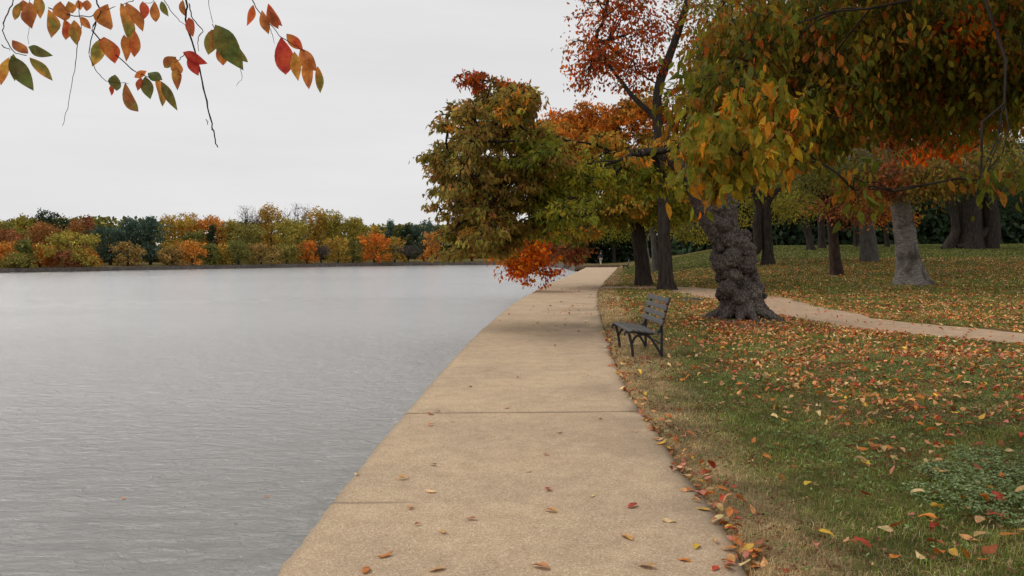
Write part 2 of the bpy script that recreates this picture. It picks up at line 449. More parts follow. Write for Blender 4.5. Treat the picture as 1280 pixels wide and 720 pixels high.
# paved lakeside path : slabs with open joints
joints = [5.02 + 2.86 * k for k in range(-9, 44)]
joints = [j for j in joints if j < YEND - 1] + [YEND]
pb_V, pb_F, st, ed = [], [], [], []
o = 0
J = 7.88
jl = np.array(joints)
cracks = [(5.9, .55, .5), (9.4, .2, .35), (12.6, .7, .3)]
for a, b in ((-20.0, J - .005), (J + .005, YEND)):
    t = np.concatenate([np.arange(a, min(b, 3.4), .5), np.arange(max(a, 3.4), min(b, 14), .05), np.arange(max(a, 14), b, .4), [b]])
    for q in jl:
        if a < q < b: t = np.concatenate([t, q + np.array([-.03, -.015, 0, .015, .03])])
    t = np.unique(np.round(t[(t >= a) & (t <= b)], 4))
    c = np.unique(np.concatenate([np.linspace(0, 1, 41), [.006, .012]]))
    X = XL(t)[:, None] + (XR(t) - XL(t))[:, None] * c[None]
    Y = np.repeat(t[:, None], len(c), 1)
    X[:, 0] += (fnoise(t, t, 3.1, 8) - .5) * .06 + (vnoise(t, t, 16, 3) - .5) * .03
    X[:, 1] = np.maximum(X[:, 1], X[:, 0] + .006); X[:, 2] = np.maximum(X[:, 2], X[:, 1] + .006)
    Z = (fnoise(X, Y, .7, 31) - .5) * .010 + (vnoise(X, Y, 6, 37) - .5) * .003
    Z[:, 0] -= .016; Z[:, 1] -= .004
    if a > 0: Z[0] -= .004
    else: Z[-1] -= .004
    nr, nc = X.shape
    top = np.stack([X, Y, Z], -1).reshape(-1, 3)
    pb_V.append(top); pb_F.append(grid_faces(nr, nc, o))
    per = np.concatenate([np.arange(nc), np.arange(1, nr) * nc + nc - 1, (nr - 1) * nc + np.arange(nc - 2, -1, -1), np.arange(nr - 2, 0, -1) * nc])
    low = top[per].copy(); low[:, 2] = -.13
    k = len(per); b0 = o + len(top)
    pb_V.append(low)
    q = np.arange(k)
    pb_F.append(np.stack([per + o, b0 + q, b0 + (q + 1) % k, per[(q + 1) % k] + o], -1))
    nzj = vnoise(X, Y, 3, 41)
    js = np.exp(-((Y - J) / .03) ** 2) * .5 * np.clip(.35 + nzj, 0, 1)
    fr = (X - XL(Y)) / (XR(Y) - XL(Y))
    js = np.maximum(js, np.exp(-((Y - 5.02) / .018) ** 2) * .7 * (1 - ss(.1, .3, fr)))
    for q_ in jl:
        if abs(q_ - 5.02) > .1 and abs(q_ - J) > .1: js = np.maximum(js, np.exp(-((Y - q_) / .02) ** 2) * .22 * ss(.35, .7, vnoise(X, Y, 1.2, 43)))
    # damp / dirty blotches where leaves and soil collect near the lawn and beyond the bench
    bl = ss(.52, .72, fnoise(X, Y, .9, 47)) * (.05 + .22 * ss(.55, .95, fr)) + .22 * ss(.5, .68, fnoise(X, Y, 1.6, 49)) * ss(12, 15, Y) * (1 - ss(26, 32, Y)) * ss(.3, .8, fr)
    js = np.maximum(js, bl)
    e = np.exp(-((X - XL(Y)) / .035) ** 2) * .5 + np.exp(-((XR(Y) - X) / .10) ** 2) * .8 * nzj
    st += list(js.ravel()) + [.6] * k; ed += list(e.ravel()) + [.6] * k
    o += len(top) + k
pth = mk('path', np.vstack(pb_V), [np.vstack(pb_F)], M['path'], attrs={'stain': st, 'edge': np.clip(ed, 0, 1)})
tag(pth, kind='structure')
# jointing bed under the slabs, then the seawall
t = np.concatenate([np.arange(-20, 20, .5), np.arange(20, YEND, 2), [YEND]])
w = MB()
for (x0, x1, z0, z1) in ((.03, .33, -1.3, -.135),):
    a = XL(t)
    V = np.concatenate([np.stack([a + x0, t, np.full_like(t, z0)], 1), np.stack([a + x0, t, np.full_like(t, z1)], 1), np.stack([a + x1, t, np.full_like(t, z1)], 1), np.stack([a + x1, t, np.full_like(t, z0)], 1)])
    n = len(t); i = np.arange(n - 1)
    Q = np.vstack([np.stack([i + k * n, i + 1 + k * n, i + 1 + ((k + 1) % 4) * n, i + ((k + 1) % 4) * n], 1) for k in range(4)])
    w.add(V, Q)
tag(w.build('seawall', M['wall']), 'low concrete seawall holding up the water side of the paved path', 'seawall')
# far shore wall
w = MB()
pts = np.vstack([_sh[1:-1], [[float(XL(YEND)) - 1.15, YEND + 10], [float(XL(YEND)) - 1.15, YEND + .5]]])
ti = np.linspace(0, 1, 80)
sx = np.interp(ti, np.linspace(0, 1, len(pts)), pts[:, 0]); sy = np.interp(ti, np.linspace(0, 1, len(pts)), pts[:, 1])
sy = sy - .25
n = len(sx)
V = np.concatenate([np.stack([sx, sy, np.full(n, -1.3)], 1), np.stack([sx, sy, np.full(n, .12)], 1), np.stack([sx, sy + .5, np.full(n, .12)], 1)])
i = np.arange(n - 1)
w.add(V, np.vstack([np.stack([i, i + 1, i + 1 + n, i + n], 1), np.stack([i + n, i + 1 + n, i + 1 + 2 * n, i + 2 * n], 1)]))
tag(w.build('shore_wall', M['farwall']), 'dark stone shore wall along the far side of the water', 'shore wall')

# dirt footpath draped on the lawn
wid = np.interp(_fg / _fg[-1], [0, .3, .6, .8, 1], [.9, 1.8, 1.6, 1.25, 1.1])
tx = np.gradient(FPX); ty = np.gradient(FPY); ln = np.hypot(tx, ty); nx, ny = -ty / ln, tx / ln
cs = np.linspace(-1, 1, 9)
wl = wid * (1 + .5 * (fnoise(_fg, _fg * 0, 1.1, 51) - .5)); wr_ = wid * (1 + .6 * (fnoise(_fg, _fg * 0, 1.3, 57) - .5))
W2 = np.where(cs[None] < 0, wr_[:, None], wl[:, None]) * cs[None]
X = FPX[:, None] + nx[:, None] * W2; Y = FPY[:, None] + ny[:, None] * W2
Z = H(X, Y) + .012; Z[:, 0] -= .03; Z[:, -1] -= .03
keep = FPX - XR(FPY) > -.1
ii = np.where(keep)[0]; X, Y, Z = X[ii], Y[ii], Z[ii]
tag(mk('footpath', np.stack([X, Y, Z], -1).reshape(-1, 3), [grid_faces(len(ii), 9)], M['dirt'], smooth=True), kind='structure')

def blob_patch(name, cpx, rx, ry, m, lift=.008, seed=1):
    c = hit(*cpx)
    th = np.linspace(0, 2 * PI, 49)[:-1]
    V = [(c[0], c[1], Hs(c[0], c[1]) + lift + .01)]
    Fc = []
    for k, s in enumerate((.35, .7, 1.0)):
        r = s * (1 + .5 * (fnoise(np.cos(th) * 2, np.sin(th) * 2, 1.2, seed) - .5))
        x = c[0] + rx * r * np.cos(th); y = c[1] + ry * r * np.sin(th)
        z = H(x, y) + (lift if s < 1 else -.012)
        V += list(np.stack([x, y, z], 1))
    T = [(0, 1 + j, 1 + (j + 1) % 48) for j in range(48)]
    Q = [(1 + k * 48 + j, 49 + k * 48 + j, 49 + k * 48 + (j + 1) % 48, 1 + k * 48 + (j + 1) % 48) for k in range(2) for j in range(48)]
    return tag(mk(name, V, [Q, T], m, smooth=True), kind='structure')
blob_patch('bare_soil', (924, 407), 1.15, .9, M['soil'], seed=3)
blob_patch('bare_soil', (882, 393), .42, .55, M['dirt'], seed=6)
blob_patch('bare_soil', (1128, 357), 1.9, 1.5, M['soil'], seed=9)

kb = MB(); xa, xb = float(XL(YEND)) - 1.1, float(XR(YEND)) + .3
kb.box(((xa + xb) / 2, YEND + .35, .0), (xb - xa, .3, .5))
ko = kb.build('kerb', M['soil']); tag(ko, kind='structure'); kbm = ko.modifiers.new('b', 'BEVEL'); kbm.width = .03

# ------------------------------------------------------------------ palettes (leaf base colours)
PAL = dict(
    gold=[(.36, .22, .04), (.28, .2, .045), (.42, .24, .05)], goldgreen=[(.2, .18, .04), (.27, .2, .04), (.13, .14, .03)],
    olive=[(.12, .12, .03), (.17, .14, .04), (.09, .1, .03)], green=[(.055, .085, .025), (.08, .1, .03), (.04, .065, .02)],
    dark=[(.028, .045, .022), (.04, .055, .03), (.022, .035, .02)], bluegreen=[(.035, .055, .04), (.05, .07, .05)],
    rust=[(.2, .07, .03), (.26, .1, .04), (.15, .05, .03)], orange=[(.45, .17, .035), (.38, .2, .05), (.5, .14, .03)],
    redorange=[(.42, .1, .03), (.34, .07, .025), (.45, .17, .04)], maroon=[(.2, .045, .04), (.26, .06, .045)],
    tan=[(.3, .17, .06), (.24, .15, .05)], grey=[(.16, .13, .12), (.2, .16, .14)],
    brownolive=[(.13, .11, .028), (.17, .105, .03), (.1, .095, .024), (.19, .08, .03), (.145, .125, .03)],
    redtall=[(.26, .06, .03), (.2, .05, .03), (.36, .09, .03), (.17, .10, .035)],
    orangegreen=[(.33, .16, .035), (.13, .14, .03), (.2, .17, .035), (.42, .15, .03)],
    greenmid=[(.1, .115, .02), (.15, .15, .025), (.07, .09, .018), (.22, .16, .025)],
    nearmix=[(.085, .105, .018), (.11, .12, .02), (.06, .08, .015), (.14, .125, .02), (.26, .08, .022), (.085, .1, .018), (.19, .13, .02)],
    nearorange=[(.15, .16, .025), (.2, .19, .03), (.5, .16, .03), (.2, .19, .03), (.17, .17, .028), (.45, .3, .04), (.12, .14, .025)],
    straw=[(.5, .36, .18), (.42, .3, .14), (.6, .45, .25)],
)
_B = dict(gold=1.2, goldgreen=1.5, olive=1.5, green=1.5, dark=1.5, bluegreen=2.3, brownolive=2.0, redtall=1.6, orangegreen=1.6, greenmid=2.15, nearmix=1.3, nearorange=1.1, rust=1.45, orange=1.3, redorange=1.25, maroon=1.1)
for _k, _v in _B.items():
    PAL[_k] = [tuple(min(.8, max(.006, (sum(q) / 3 + (c - sum(q) / 3) * (1.22 if _k in ('redtall', 'redorange') else 1.08)) * _v)) for c in q) for q in PAL[_k]]
def pick(p, n, rn=None, jit=.22):
    rn = rn or rng
    a = np.array(PAL[p]) if isinstance(p, str) else np.array(p)
    return a[rn.integers(0, len(a), n)] * np.exp(rn.normal(0, jit, (n, 1)))

# ------------------------------------------------------------------ tree builder
def wob(a, b, n, amp, rn):
    a = np.asarray(a, float); b = np.asarray(b, float)
    t = np.linspace(0, 1, n)[:, None]
    P = a + (b - a) * t
    k = rn.normal(0, amp, (n, 3)); k[0] = 0; k[-1] = 0
    if n > 3: k[1:-1] = (k[1:-1] + np.roll(k, 1, 0)[1:-1]) / 1.4
    return P + k * np.linalg.norm(b - a)

def trunk_mesh(mb, P, R, rn, flare=1.0, sides=20, rough=.10, rows=26, seed=0):
    """lofted trunk with root flare and lumpy bark, P world points"""
    P = np.asarray(P, float); R = np.asarray(R, float)
    s = np.concatenate([[0], np.cumsum(np.linalg.norm(np.diff(P, axis=0), axis=1))])
    g = np.linspace(0, s[-1], rows)
    Pi = np.stack([np.interp(g, s, P[:, k]) for k in range(3)], 1)
    Ri = np.interp(g, s, R)
    for k in range(3): Pi[1:-1, k] = (Pi[:-2, k] + Pi[1:-1, k] * 2 + Pi[2:, k]) / 4
    th = np.arange(sides) * 2 * PI / sides
    nrt = rn.integers(4, 7); ph = rn.uniform(0, 6.28)
    T = np.gradient(Pi, axis=0); T = unit(T)
    A = unit(np.cross(T, np.array([0, 1.0, 0]))); B = np.cross(T, A)
    V = []
    for i in range(rows):
        fl = math.exp(-g[i] / (R[0] * 1.1)) * flare
        r = Ri[i] * (1 + fl * (.30 + .55 * np.maximum(0, np.cos(nrt * th / 1 + ph)) ** 2))
        r = r * (1 + rough * np.array([mnoise.noise(Vector((math.cos(q) * 1.6, math.sin(q) * 1.6, g[i] * 1.5 / (R[0] * 4) + seed))) * 1.6 + .5 * mnoise.noise(Vector((math.cos(q) * 5, math.sin(q) * 5, g[i] * 3 + seed))) for q in th]))
        V.append(Pi[i] + r[:, None] * (np.cos(th)[:, None] * A[i] + np.sin(th)[:, None] * B[i]))
    V = np.vstack(V)
    i = np.arange(rows - 1)[:, None] * sides; j = np.arange(sides)[None]; k = (j + 1) % sides
    mb.add(V, np.stack([i + j, i + sides + j, i + sides + k, i + k], -1).reshape(-1, 4))

def crown_clusters(blobs, n, rn, sub=0.0):
    w = np.array([b[6] for b in blobs], float); w /= w.sum()
    idx = rn.choice(len(blobs), n, p=w)
    B = np.array([b[:6] for b in blobs])[idx]
    d = unit(rn.normal(size=(n, 3)))
    r = rn.random((n, 1)) ** (1 / 2.4)
    if sub:
        # leaf sprays: each lobe is broken into drooping layers with gaps between them
        for b in range(len(blobs)):
            m = np.where(idx == b)[0]
            if len(m) < 4: continue
            ns = max(3, int(len(m) / 9))
            sd_, sr = unit(rn.normal(size=(ns, 3))), rn.random((ns, 1)) ** (1 / 3.2) * 1.0
            pk = rn.integers(0, ns, len(m))
            c_ = sd_ * sr
            g_ = rn.normal(0, sub, (len(m), 3)) * np.array([1.25, 1.25, .5])
            q_ = c_[pk] + g_
            d[m] = unit(q_); r[m] = np.linalg.norm(q_, axis=1)[:, None]
    return B[:, :3] + d * r * B[:, 3:6], d, idx

def grow(root, base, tops, blobs, ncl, per, lsize, sigma, leafmat, barkmat, rn, pals=None, droop=.6, hi=False, wr=.55, twigr=.012, limbr=.1, subs=4, crown_name='crown', subsp=.24, var=(.6, 1.2)):
    """branches from the trunk tops to the crown, and leaves in clusters at twig ends"""
    br = MB()
    nodes = []
    tops = [np.asarray(t_, float) for t_ in tops]
    T0 = np.array(tops)
    order = sorted(range(len(blobs)), key=lambda q: np.linalg.norm(T0 - np.array(blobs[q][:3]), axis=1).min())
    npos = list(tops); nrad = [limbr * 1.15] * len(tops); nlen = [0.0] * len(tops)
    for bi in order:
        # every limb forks from the limb already grown that reaches its lobe by the shortest way from the trunk
        b = blobs[bi]; c = np.array(b[:3]); A_ = np.array(npos)
        dist = np.linalg.norm(A_ - c, axis=1)
        q_ = (dist + .45 * np.array(nlen)).argmin()
        tp, r0_ = A_[q_], max(nrad[q_] * .85, twigr * 2.2)
        P = wob(tp, c, 6, .06, rn)
        rr_ = np.linspace(r0_, max(r0_ * .55, twigr * 2), 6)
        br.tube(P, rr_, 6)
        seg = dist[q_] / 5
        for k_ in range(1, 6):
            npos.append(P[k_]); nrad.append(rr_[k_]); nlen.append(nlen[q_] + seg * k_)
        nodes += list(P[1:])
        for _ in range(subs):
            e = c + unit(rn.normal(size=3)) * np.array(b[3:6]) * .7
            P2 = wob(P[rn.integers(2, 6)], e, 5, .07, rn)
            br.tube(P2, np.linspace(rr_[-1] * .8, max(rr_[-1] * .3, twigr), 5), 5)
            nodes += list(P2[1:])
    nodes = np.array(nodes)
    cc, dr_, idx = crown_clusters(blobs, ncl, rn, subsp)
    near = np.full(ncl, 1e9); src = np.zeros((ncl, 3))
    for q_ in nodes:
        dd_ = np.linalg.norm(cc - q_, axis=1); m_ = dd_ < near; near[m_] = dd_[m_]; src[m_] = q_
    for k in np.argsort(near):
        # each twig forks from the closest branch or from a twig already grown
        P = wob(src[k], cc[k], 5, .07, rn)
        sag = np.linalg.norm(cc[k] - src[k]) * .12
        P[1:-1, 2] += sag * np.array([.7, 1, .7])
        br.tube(P, twigr * np.linspace(1.5, .5, 5), 3, cap=False)
        for q_ in (P[2], P[4]):
            dd_ = np.linalg.norm(cc - q_, axis=1); m_ = dd_ < near * .8; near[m_] = dd_[m_]; src[m_] = q_
    n = ncl * per
    pos = np.repeat(cc, per, 0) + rn.normal(0, sigma, (n, 3)) * np.array([1, 1, .8])
    u = rn.normal(0, .55, (n, 3)) + np.repeat(dr_, per, 0) * .35; u[:, 2] -= droop
    names = [b[7] for b in blobs]
    cl = np.zeros((n, 3)); ii = np.repeat(idx, per)
    cj = np.repeat(np.exp(rn.normal(0, .22, ncl)), per)[:, None]
    for k, nm in enumerate(names):
        m_ = ii == k
        if m_.any(): cl[m_] = pick(nm, m_.sum(), rn)
    # cluster tint pulls leaves of a twig toward one colour
    tint = np.repeat(cl[::per], per, 0)
    cl = (cl * .5 + tint * .5) * cj
    c2 = None
    if hi:
        c2 = cl * np.array([1.2, .93, .85]) * rn.uniform(.7, 1.3, (n, 1))
    V, Q, T, C = leaf_arrays(pos, u, lsize * rn.uniform(var[0], var[1], n), wr, cl, c2, hi, rn, rn.uniform(-.8, 2.2, n) if hi else None)
    off = np.array(base)
    fs = ([np.asarray(Q)] if len(Q) else []) + [T]
    mk(crown_name, V - off, fs, leafmat, root, C)
    br.build('branch', barkmat, root, True, off)

def bp(px, py, D, rpx, rpy, rd, w=1.0, pal='olive'):
    """crown lobe seen at pixel px,py at distance D"""
    c = at(px, py, D); k = D / F
    return (c[0], c[1], c[2], rpx * k, rd, rpy * k, w, pal)

def inside(px, py, poly):
    c = False; n = len(poly)
    for i in range(n):
        (x0, y0), (x1, y1) = poly[i], poly[(i + 1) % n]
        if (y0 > py) != (y1 > py) and px < (x1 - x0) * (py - y0) / (y1 - y0) + x0: c = not c
    return c
def lobes(poly, n, r0, r1, D, depth, palf, rn):
    xs_, ys_ = [p[0] for p in poly], [p[1] for p in poly]; out = []
    while len(out) < n:
        x, y, r_ = rn.uniform(min(xs_), max(xs_)), rn.uniform(min(ys_), max(ys_)), rn.uniform(r0, r1)
        if all(inside(x + a * r_ * .8, y + b * r_ * .6, poly) for a, b in ((1, 0), (-1, 0), (0, 1), (0, -1))):
            out.append(bp(x, y, D + rn.uniform(-depth, depth), r_, r_ * rn.uniform(.55, .8), r_ * D / F * 1.3, (r_ / r1) ** 2, palf(x, y)))
    return out

# ------------------------------------------------------------------ burled tree
def burled_tree():
    D = 18.0
    rn = np.random.default_rng(21)
    q = lambda px, py, dd=0.: at(px, py, D + dd)
    b0 = q(928, 404); b0[2] = Hs(b0[0], b0[1]) - .02
    root = empty('gnarled_cherry_tree', b0)
    tag(root, 'old cherry tree with a swollen burl-covered trunk beside the bench, leaning over the path', 'tree')
    k = D / F
    mb = MB()
    def tube_(pts, rad, sides=20, sc=.9):
        P = np.array([q(*p) for p in pts]); 
        s = np.linspace(0, 1, len(P)); g = np.linspace(0, 1, 24)
        Pi = np.stack([np.interp(g, s, P[:, a]) for a in range(3)], 1); Ri = np.interp(g, s, np.array(rad) * k * sc)
        mb.tube(Pi, Ri, sides)
    def ball(px, py, dd, r, sq=(1, 1, 1)):
        c = q(px, py, dd); n = 14
        th = np.linspace(0, PI, n)[:, None]; ph = np.arange(n * 2)[None] * PI / n
        V = np.stack([np.sin(th) * np.cos(ph) * sq[0], np.sin(th) * np.sin(ph) * sq[1], np.cos(th) * np.ones_like(ph) * sq[2]], -1).reshape(-1, 3) * r * k * (.86 if r > 7 else .7) + c
        m = 2 * n
        i = np.arange(n - 1)[:, None] * m; j = np.arange(m)[None]; kk = (j + 1) % m
        mb.add(V, np.stack([i + j, i + m + j, i + m + kk, i + kk], -1).reshape(-1, 4))
    # main bole
    tube_([(929, 420), (930, 404), (932, 388), (928, 366), (924, 348), (918, 330), (915, 312), (912, 296), (908, 280), (904, 268)],
          [42, 32, 23, 19, 13.5, 14, 13.5, 14, 14, 13], 28, .8)
    # left limb & right stub & centre stub
    tube_([(906, 300), (894, 284), (882, 264), (873, 246), (866, 228), (852, 210), (836, 198), (818, 190)], [16, 16, 14, 13, 11, 9, 7, 5])
    tube_([(912, 292), (912, 270), (914, 252), (915, 236), (922, 205), (935, 170)], [13, 10.5, 9, 8.5, 7, 5])
    tube_([(902, 285), (898, 268), (896, 252)], [11, 9, 8])
    # burls
    for a in [(903, 329, -.15, 15), (897, 322, .1, 11), (915, 322, -.34, 14), (932, 331, -.22, 14), (937, 324, 0, 11), (926, 306, -.25, 13),
              (912, 300, -.3, 11), (930, 296, -.05, 11), (938, 366, -.25, 15), (946, 362, -.05, 12), (910, 362, -.3, 14), (904, 368, 0, 11), (925, 372, -.38, 12),
              (918, 345, -.3, 11), (940, 348, .1, 11), (898, 300, 0, 9), (906, 282, -.25, 10), (888, 262, -.12, 9), (879, 250, -.1, 9), (896, 258, -.22, 9), (873, 240, 0, 9),
              (935, 312, .25, 12), (905, 345, .3, 13), (935, 345, .35, 12), (920, 320, .4, 14), (935, 366, .4, 14), (900, 310, .2, 11)]:
        ball(*a)
    for _ in range(45):
        t_ = rn.random(); py = 268 + 110 * t_; cx = np.interp(py, [268, 300, 330, 366, 388], [903, 914, 918, 928, 932]); rr = np.interp(py, [268, 300, 330, 350, 366, 388], [17, 19, 24, 21, 26, 25])
        an = rn.uniform(0, 2 * PI)
        ball(cx + rr * math.cos(an), py, rr * math.sin(an) * k, rn.uniform(3, 6.5))
    # roots
    for an in np.arange(0, 2 * PI, .55):
        a2 = an + rn.uniform(-.2, .2); ln_ = rn.uniform(.6, 1.15)
        P = [b0 + np.array([math.cos(a2) * r, math.sin(a2) * r, z]) for r, z in ((.1, .5), (.32, .28), (.5, .12), (.5 + ln_ * .3, .06), (.5 + ln_ * .6, -.02))]
        for p_ in P[3:]: p_[2] = Hs(p_[0], p_[1]) + (.02 if p_ is P[3] else -.05)
        mb.tube(P, [.24, .2, .13, .08, .04], 10)
    tmp = mb.build('burl_tmp', None)
    md = tmp.modifiers.new('r', 'REMESH'); md.mode = 'VOXEL'; md.voxel_size = .018
    sm = tmp.modifiers.new('s', 'SMOOTH'); sm.factor = .5; sm.iterations = 2
    dg = bpy.context.evaluated_depsgraph_get()
    me = bpy.data.meshes.new_from_object(tmp.evaluated_get(dg))
    bpy.data.objects.remove(tmp)
    n = len(me.vertices); co = np.zeros(n * 3, np.float32); me.vertices.foreach_get('co', co); co = co.reshape(-1, 3)
    no = np.zeros(n * 3, np.float32); me.vertices.foreach_get('normal', no); no = no.reshape(-1, 3)
    dsp = np.empty(n)
    for i in range(n):
        p = Vector(co[i])
        a = mnoise.noise(p * 4.5); b = mnoise.noise(p * 11 + Vector((5, 2, 1))); c = mnoise.noise(Vector((p.x * 24, p.y * 24, p.z * 13)))
        e_ = mnoise.noise(p * 7.5 + Vector((9, 1, 4)))
        dsp[i] = .03 * a + .045 * (abs(e_) - .25) + .03 * (abs(b) - .25) + .028 * c
    co = co + no * dsp[:, None] - b0
    me.vertices.foreach_set('co', co.astype(np.float32).ravel()); me.polygons.foreach_set('use_smooth', np.ones(len(me.polygons), bool)); me.update()
    me.materials.clear(); me.materials.append(M['bark_burl'])
    o = bpy.data.objects.new('trunk', me); COL.objects.link(o); o.parent = root
    tops = [q(818, 190), q(935, 170)]
    p1 = 'brownolive'
    sil = [(535, 205), (550, 165), (566, 120), (570, 96), (600, 90), (625, 96), (655, 98), (672, 128), (680, 160), (706, 172), (730, 205), (730, 300), (640, 318), (556, 330), (540, 300), (548, 265), (530, 235)]
    pf = lambda x, y: 'redtall' if y < 118 and rn.random() < .5 else 'orangegreen' if rn.random() < .12 or (x < 570 and y > 275) else 'greenmid' if x > 650 and rn.random() < .7 else p1
    blobs = lobes(sil, 84, 13, 27, 17.2, 1.7, pf, rn)
    blobs += [bp(x, y, 17.3 + rn.uniform(-.6, .6), r_, r_ * .8, .35, (r_ / 27) ** 2 * 1.2, pf(x, y)) for x, y, r_ in ((582, 104, 13), (604, 100, 14), (628, 104, 15), (648, 110, 14), (655, 132, 17), (628, 128, 22), (598, 126, 20), (576, 140, 16), (560, 165, 17),
              (551, 205, 14), (553, 235, 13), (600, 165, 24), (640, 165, 24), (610, 215, 26), (650, 215, 26), (605, 255, 26), (650, 262, 26), (690, 240, 26), (690, 282, 22), (570, 285, 18), (600, 300, 18), (640, 295, 20))]
    sil2 = [(700, 180), (780, 165), (850, 150), (890, 180), (880, 235), (830, 250), (740, 262), (690, 250)]
    blobs += lobes(sil2, 22, 16, 28, 18.2, 1.6, lambda x, y: 'orangegreen' if y < 195 else 'greenmid', rn)
    grow(root, b0, tops, blobs, 5600, 9, .15, .05, M['leaf'], M['twig'], rn, droop=.8, wr=.40, limbr=.085, subs=2, subsp=.3, var=(.5, 1.15))
burled_tree()

# ------------------------------------------------------------------ park trees
def park_tree(name, label, trunk, blobs, ncl, per, lsize, sigma, barkm, seed, flare=.9, limbr=.1, extra=(), droop=.5, group=None, twigr=.012, subs=4):
    """trunk: list of (px,py,width_px); first is the foot on the lawn"""
    rn = np.random.default_rng(seed)
    foot = hit(trunk[0][0], trunk[0][1]); D = foot[1]; k = D / F
    root = empty(name, (foot[0], foot[1], Hs(foot[0], foot[1]) - .03))
    tag(root, label, 'tree', group)
    b0 = np.array(root.location)
    mb = MB()
    P = [np.array([b0[0], b0[1], b0[2] - .1])] + [at(px, py, D + (i + 1) * .05) for i, (px, py, w_) in enumerate(trunk[1:])]
    trunk_mesh(mb, P, [w_ / 2 * k for _, _, w_ in trunk], rn, flare, seed=seed, rows=30)
    tops = [P[-1]]
    for ex in extra:
        Pe = [at(px, py, D + dd) for px, py, w_, dd in ex]
        if ex[0][3] == 0 and ex[0][1] > trunk[0][1] - 8:
            h_ = hit(ex[0][0], ex[0][1]); Pe[0] = np.array([h_[0], D, Hs(h_[0], D) - .1])
            trunk_mesh(mb, Pe, [e[2] / 2 * k for e in ex], rn, flare * .7, seed=seed + 3)
        else:
            trunk_mesh(mb, Pe, [e[2] / 2 * k for e in ex], rn, 0, sides=10, seed=seed + 3)
        tops.append(Pe[-1])
    mb.build('trunk', barkm, root, True, b0)
    if blobs:
        bl = [bp(b[0], b[1], D + b[2], b[3], b[4], b[5], b[6], b[7]) for b in blobs]
        grow(root, b0, tops, bl, ncl, per, lsize, sigma, M['leaf'], barkm, rn, droop=droop, limbr=limbr, twigr=twigr, subs=subs)
    return root

def _mid():
    rn = np.random.default_rng(55); D = hit(806, 357)[1]; out = []
    poly = [(655, 165), (672, 152), (700, 150), (735, 140), (765, 118), (800, 112), (840, 118), (868, 140), (890, 220), (884, 296), (845, 288), (800, 288), (772, 306), (735, 305), (690, 300), (650, 262), (645, 210)]
    while len(out) < 95:
        x, y, r_ = rn.uniform(645, 890), rn.uniform(112, 306), rn.uniform(13, 27)
        if all(inside(x + a * r_ * .8, y + b * r_ * .6, poly) for a, b in ((1, 0), (-1, 0), (0, 1), (0, -1))):
            q = y + rn.normal(0, 14) - (8 if 740 < x < 850 else 0)
            pal = 'orange' if q < 168 else 'orangegreen' if q < 200 else 'greenmid' if q < 262 else 'goldgreen' if q < 285 else 'gold'
            if rn.random() < .12: pal = 'orangegreen'
            out.append((x, y, rn.uniform(-3.5, 2.5), r_, r_ * rn.uniform(.5, .75), r_ * .05, (r_ / 27) ** 2, pal))
    for x, y in ((668, 172), (690, 163), (684, 156), (700, 150), (722, 146), (742, 136), (712, 160), (735, 148), (758, 138), (780, 128), (803, 124), (826, 128), (850, 142), (740, 170), (775, 158), (812, 156), (700, 185), (720, 178), (845, 170)):
        out.append((x + rn.normal(0, 3), y + 6, rn.uniform(-1.5, 1.5), 22, 15, 1.1, .75, 'orange' if rn.random() < .75 else 'orangegreen'))
    return out
mid_lobes = _mid()
park_tree('cherry_tree', 'tree with the left of two dark trunks beyond the bench, orange and green crown',
          [(806, 357, 19), (803, 330, 17), (799, 300, 17), (794, 265, 15), (785, 240, 12)],
          [(652, 320, -4, 32, 24, 1.0, 1.5, 'redorange'), (660, 338, -4.2, 24, 15, .7, .7, 'redorange'), (630, 314, -4, 22, 12, .9, .2, 'orangegreen'), (706, 312, -1.5, 26, 16, 1.2, .9, 'rust'), (720, 305, -1, 16, 12, 1.2, .2, 'orangegreen')]
          + mid_lobes,
          6400, 9, .2, .12, M['bark'], 31, droop=.6, limbr=.11, subs=1)
park_tree('tall_red_tree', 'tree with the right of two dark trunks beyond the bench and a high red crown',
          [(834, 363, 19), (832, 340, 17), (830, 300, 16), (829, 260, 15), (824, 180, 12), (820, 115, 11), (833, 80, 10), (846, 45, 9), (860, 0, 8), (872, -60, 6)],
          [(745, 60, 0, 40, 46, 1.6, .9, 'redtall'), (790, 40, .6, 50, 50, 1.4, 1.1, 'redtall'), (795, 88, 1, 30, 20, 1.0, .35, 'redtall'), (872, 60, 2.2, 36, 36, 1.2, .5, 'redtall'), (905, 90, 1, 40, 40, 1.4, .7, 'brownolive'),
           (735, 95, 0, 24, 16, .8, .2, 'redtall'), (760, -20, 0, 60, 50, 2, 1, 'redtall'), (900, 20, 0, 60, 60, 2, 1, 'brownolive'), (850, 120, 1, 40, 22, 1.4, .4, 'greenmid'), (960, 0, 1, 60, 60, 2, .8, 'olive')],
          900, 10, .2, .24, M['bark'], 32, droop=.7, extra=[((822, 150, 8, 0.3), (790, 120, 6, .2), (760, 80, 4, .2), (745, 50, 2.5, .2))], subs=6)
park_tree('slim_tree', 'slim grey trunk standing just behind the pair of dark trunks beyond the bench',
          [(820, 339, 9), (819, 320, 8), (817, 300, 7.5), (815, 270, 7)],
          [(850, 265, 0, 46, 30, 2, 1, 'goldgreen'), (815, 255, 0, 40, 26, 2, 1, 'goldgreen'), (870, 285, 0, 30, 18, 1.6, .6, 'goldgreen')], 260, 12, .26, .35, M['bark_grey'], 33)
park_tree('sapling', 'thin pale leaning sapling behind the dark trunks beyond the bench',
          [(812, 335, 3.4), (811, 322, 3), (808, 305, 2.6), (804, 285, 2.2)], [(800, 268, 0, 16, 14, 1, 1, 'goldgreen')], 40, 12, .22, .3, M['bark_pale'], 34, limbr=.02)
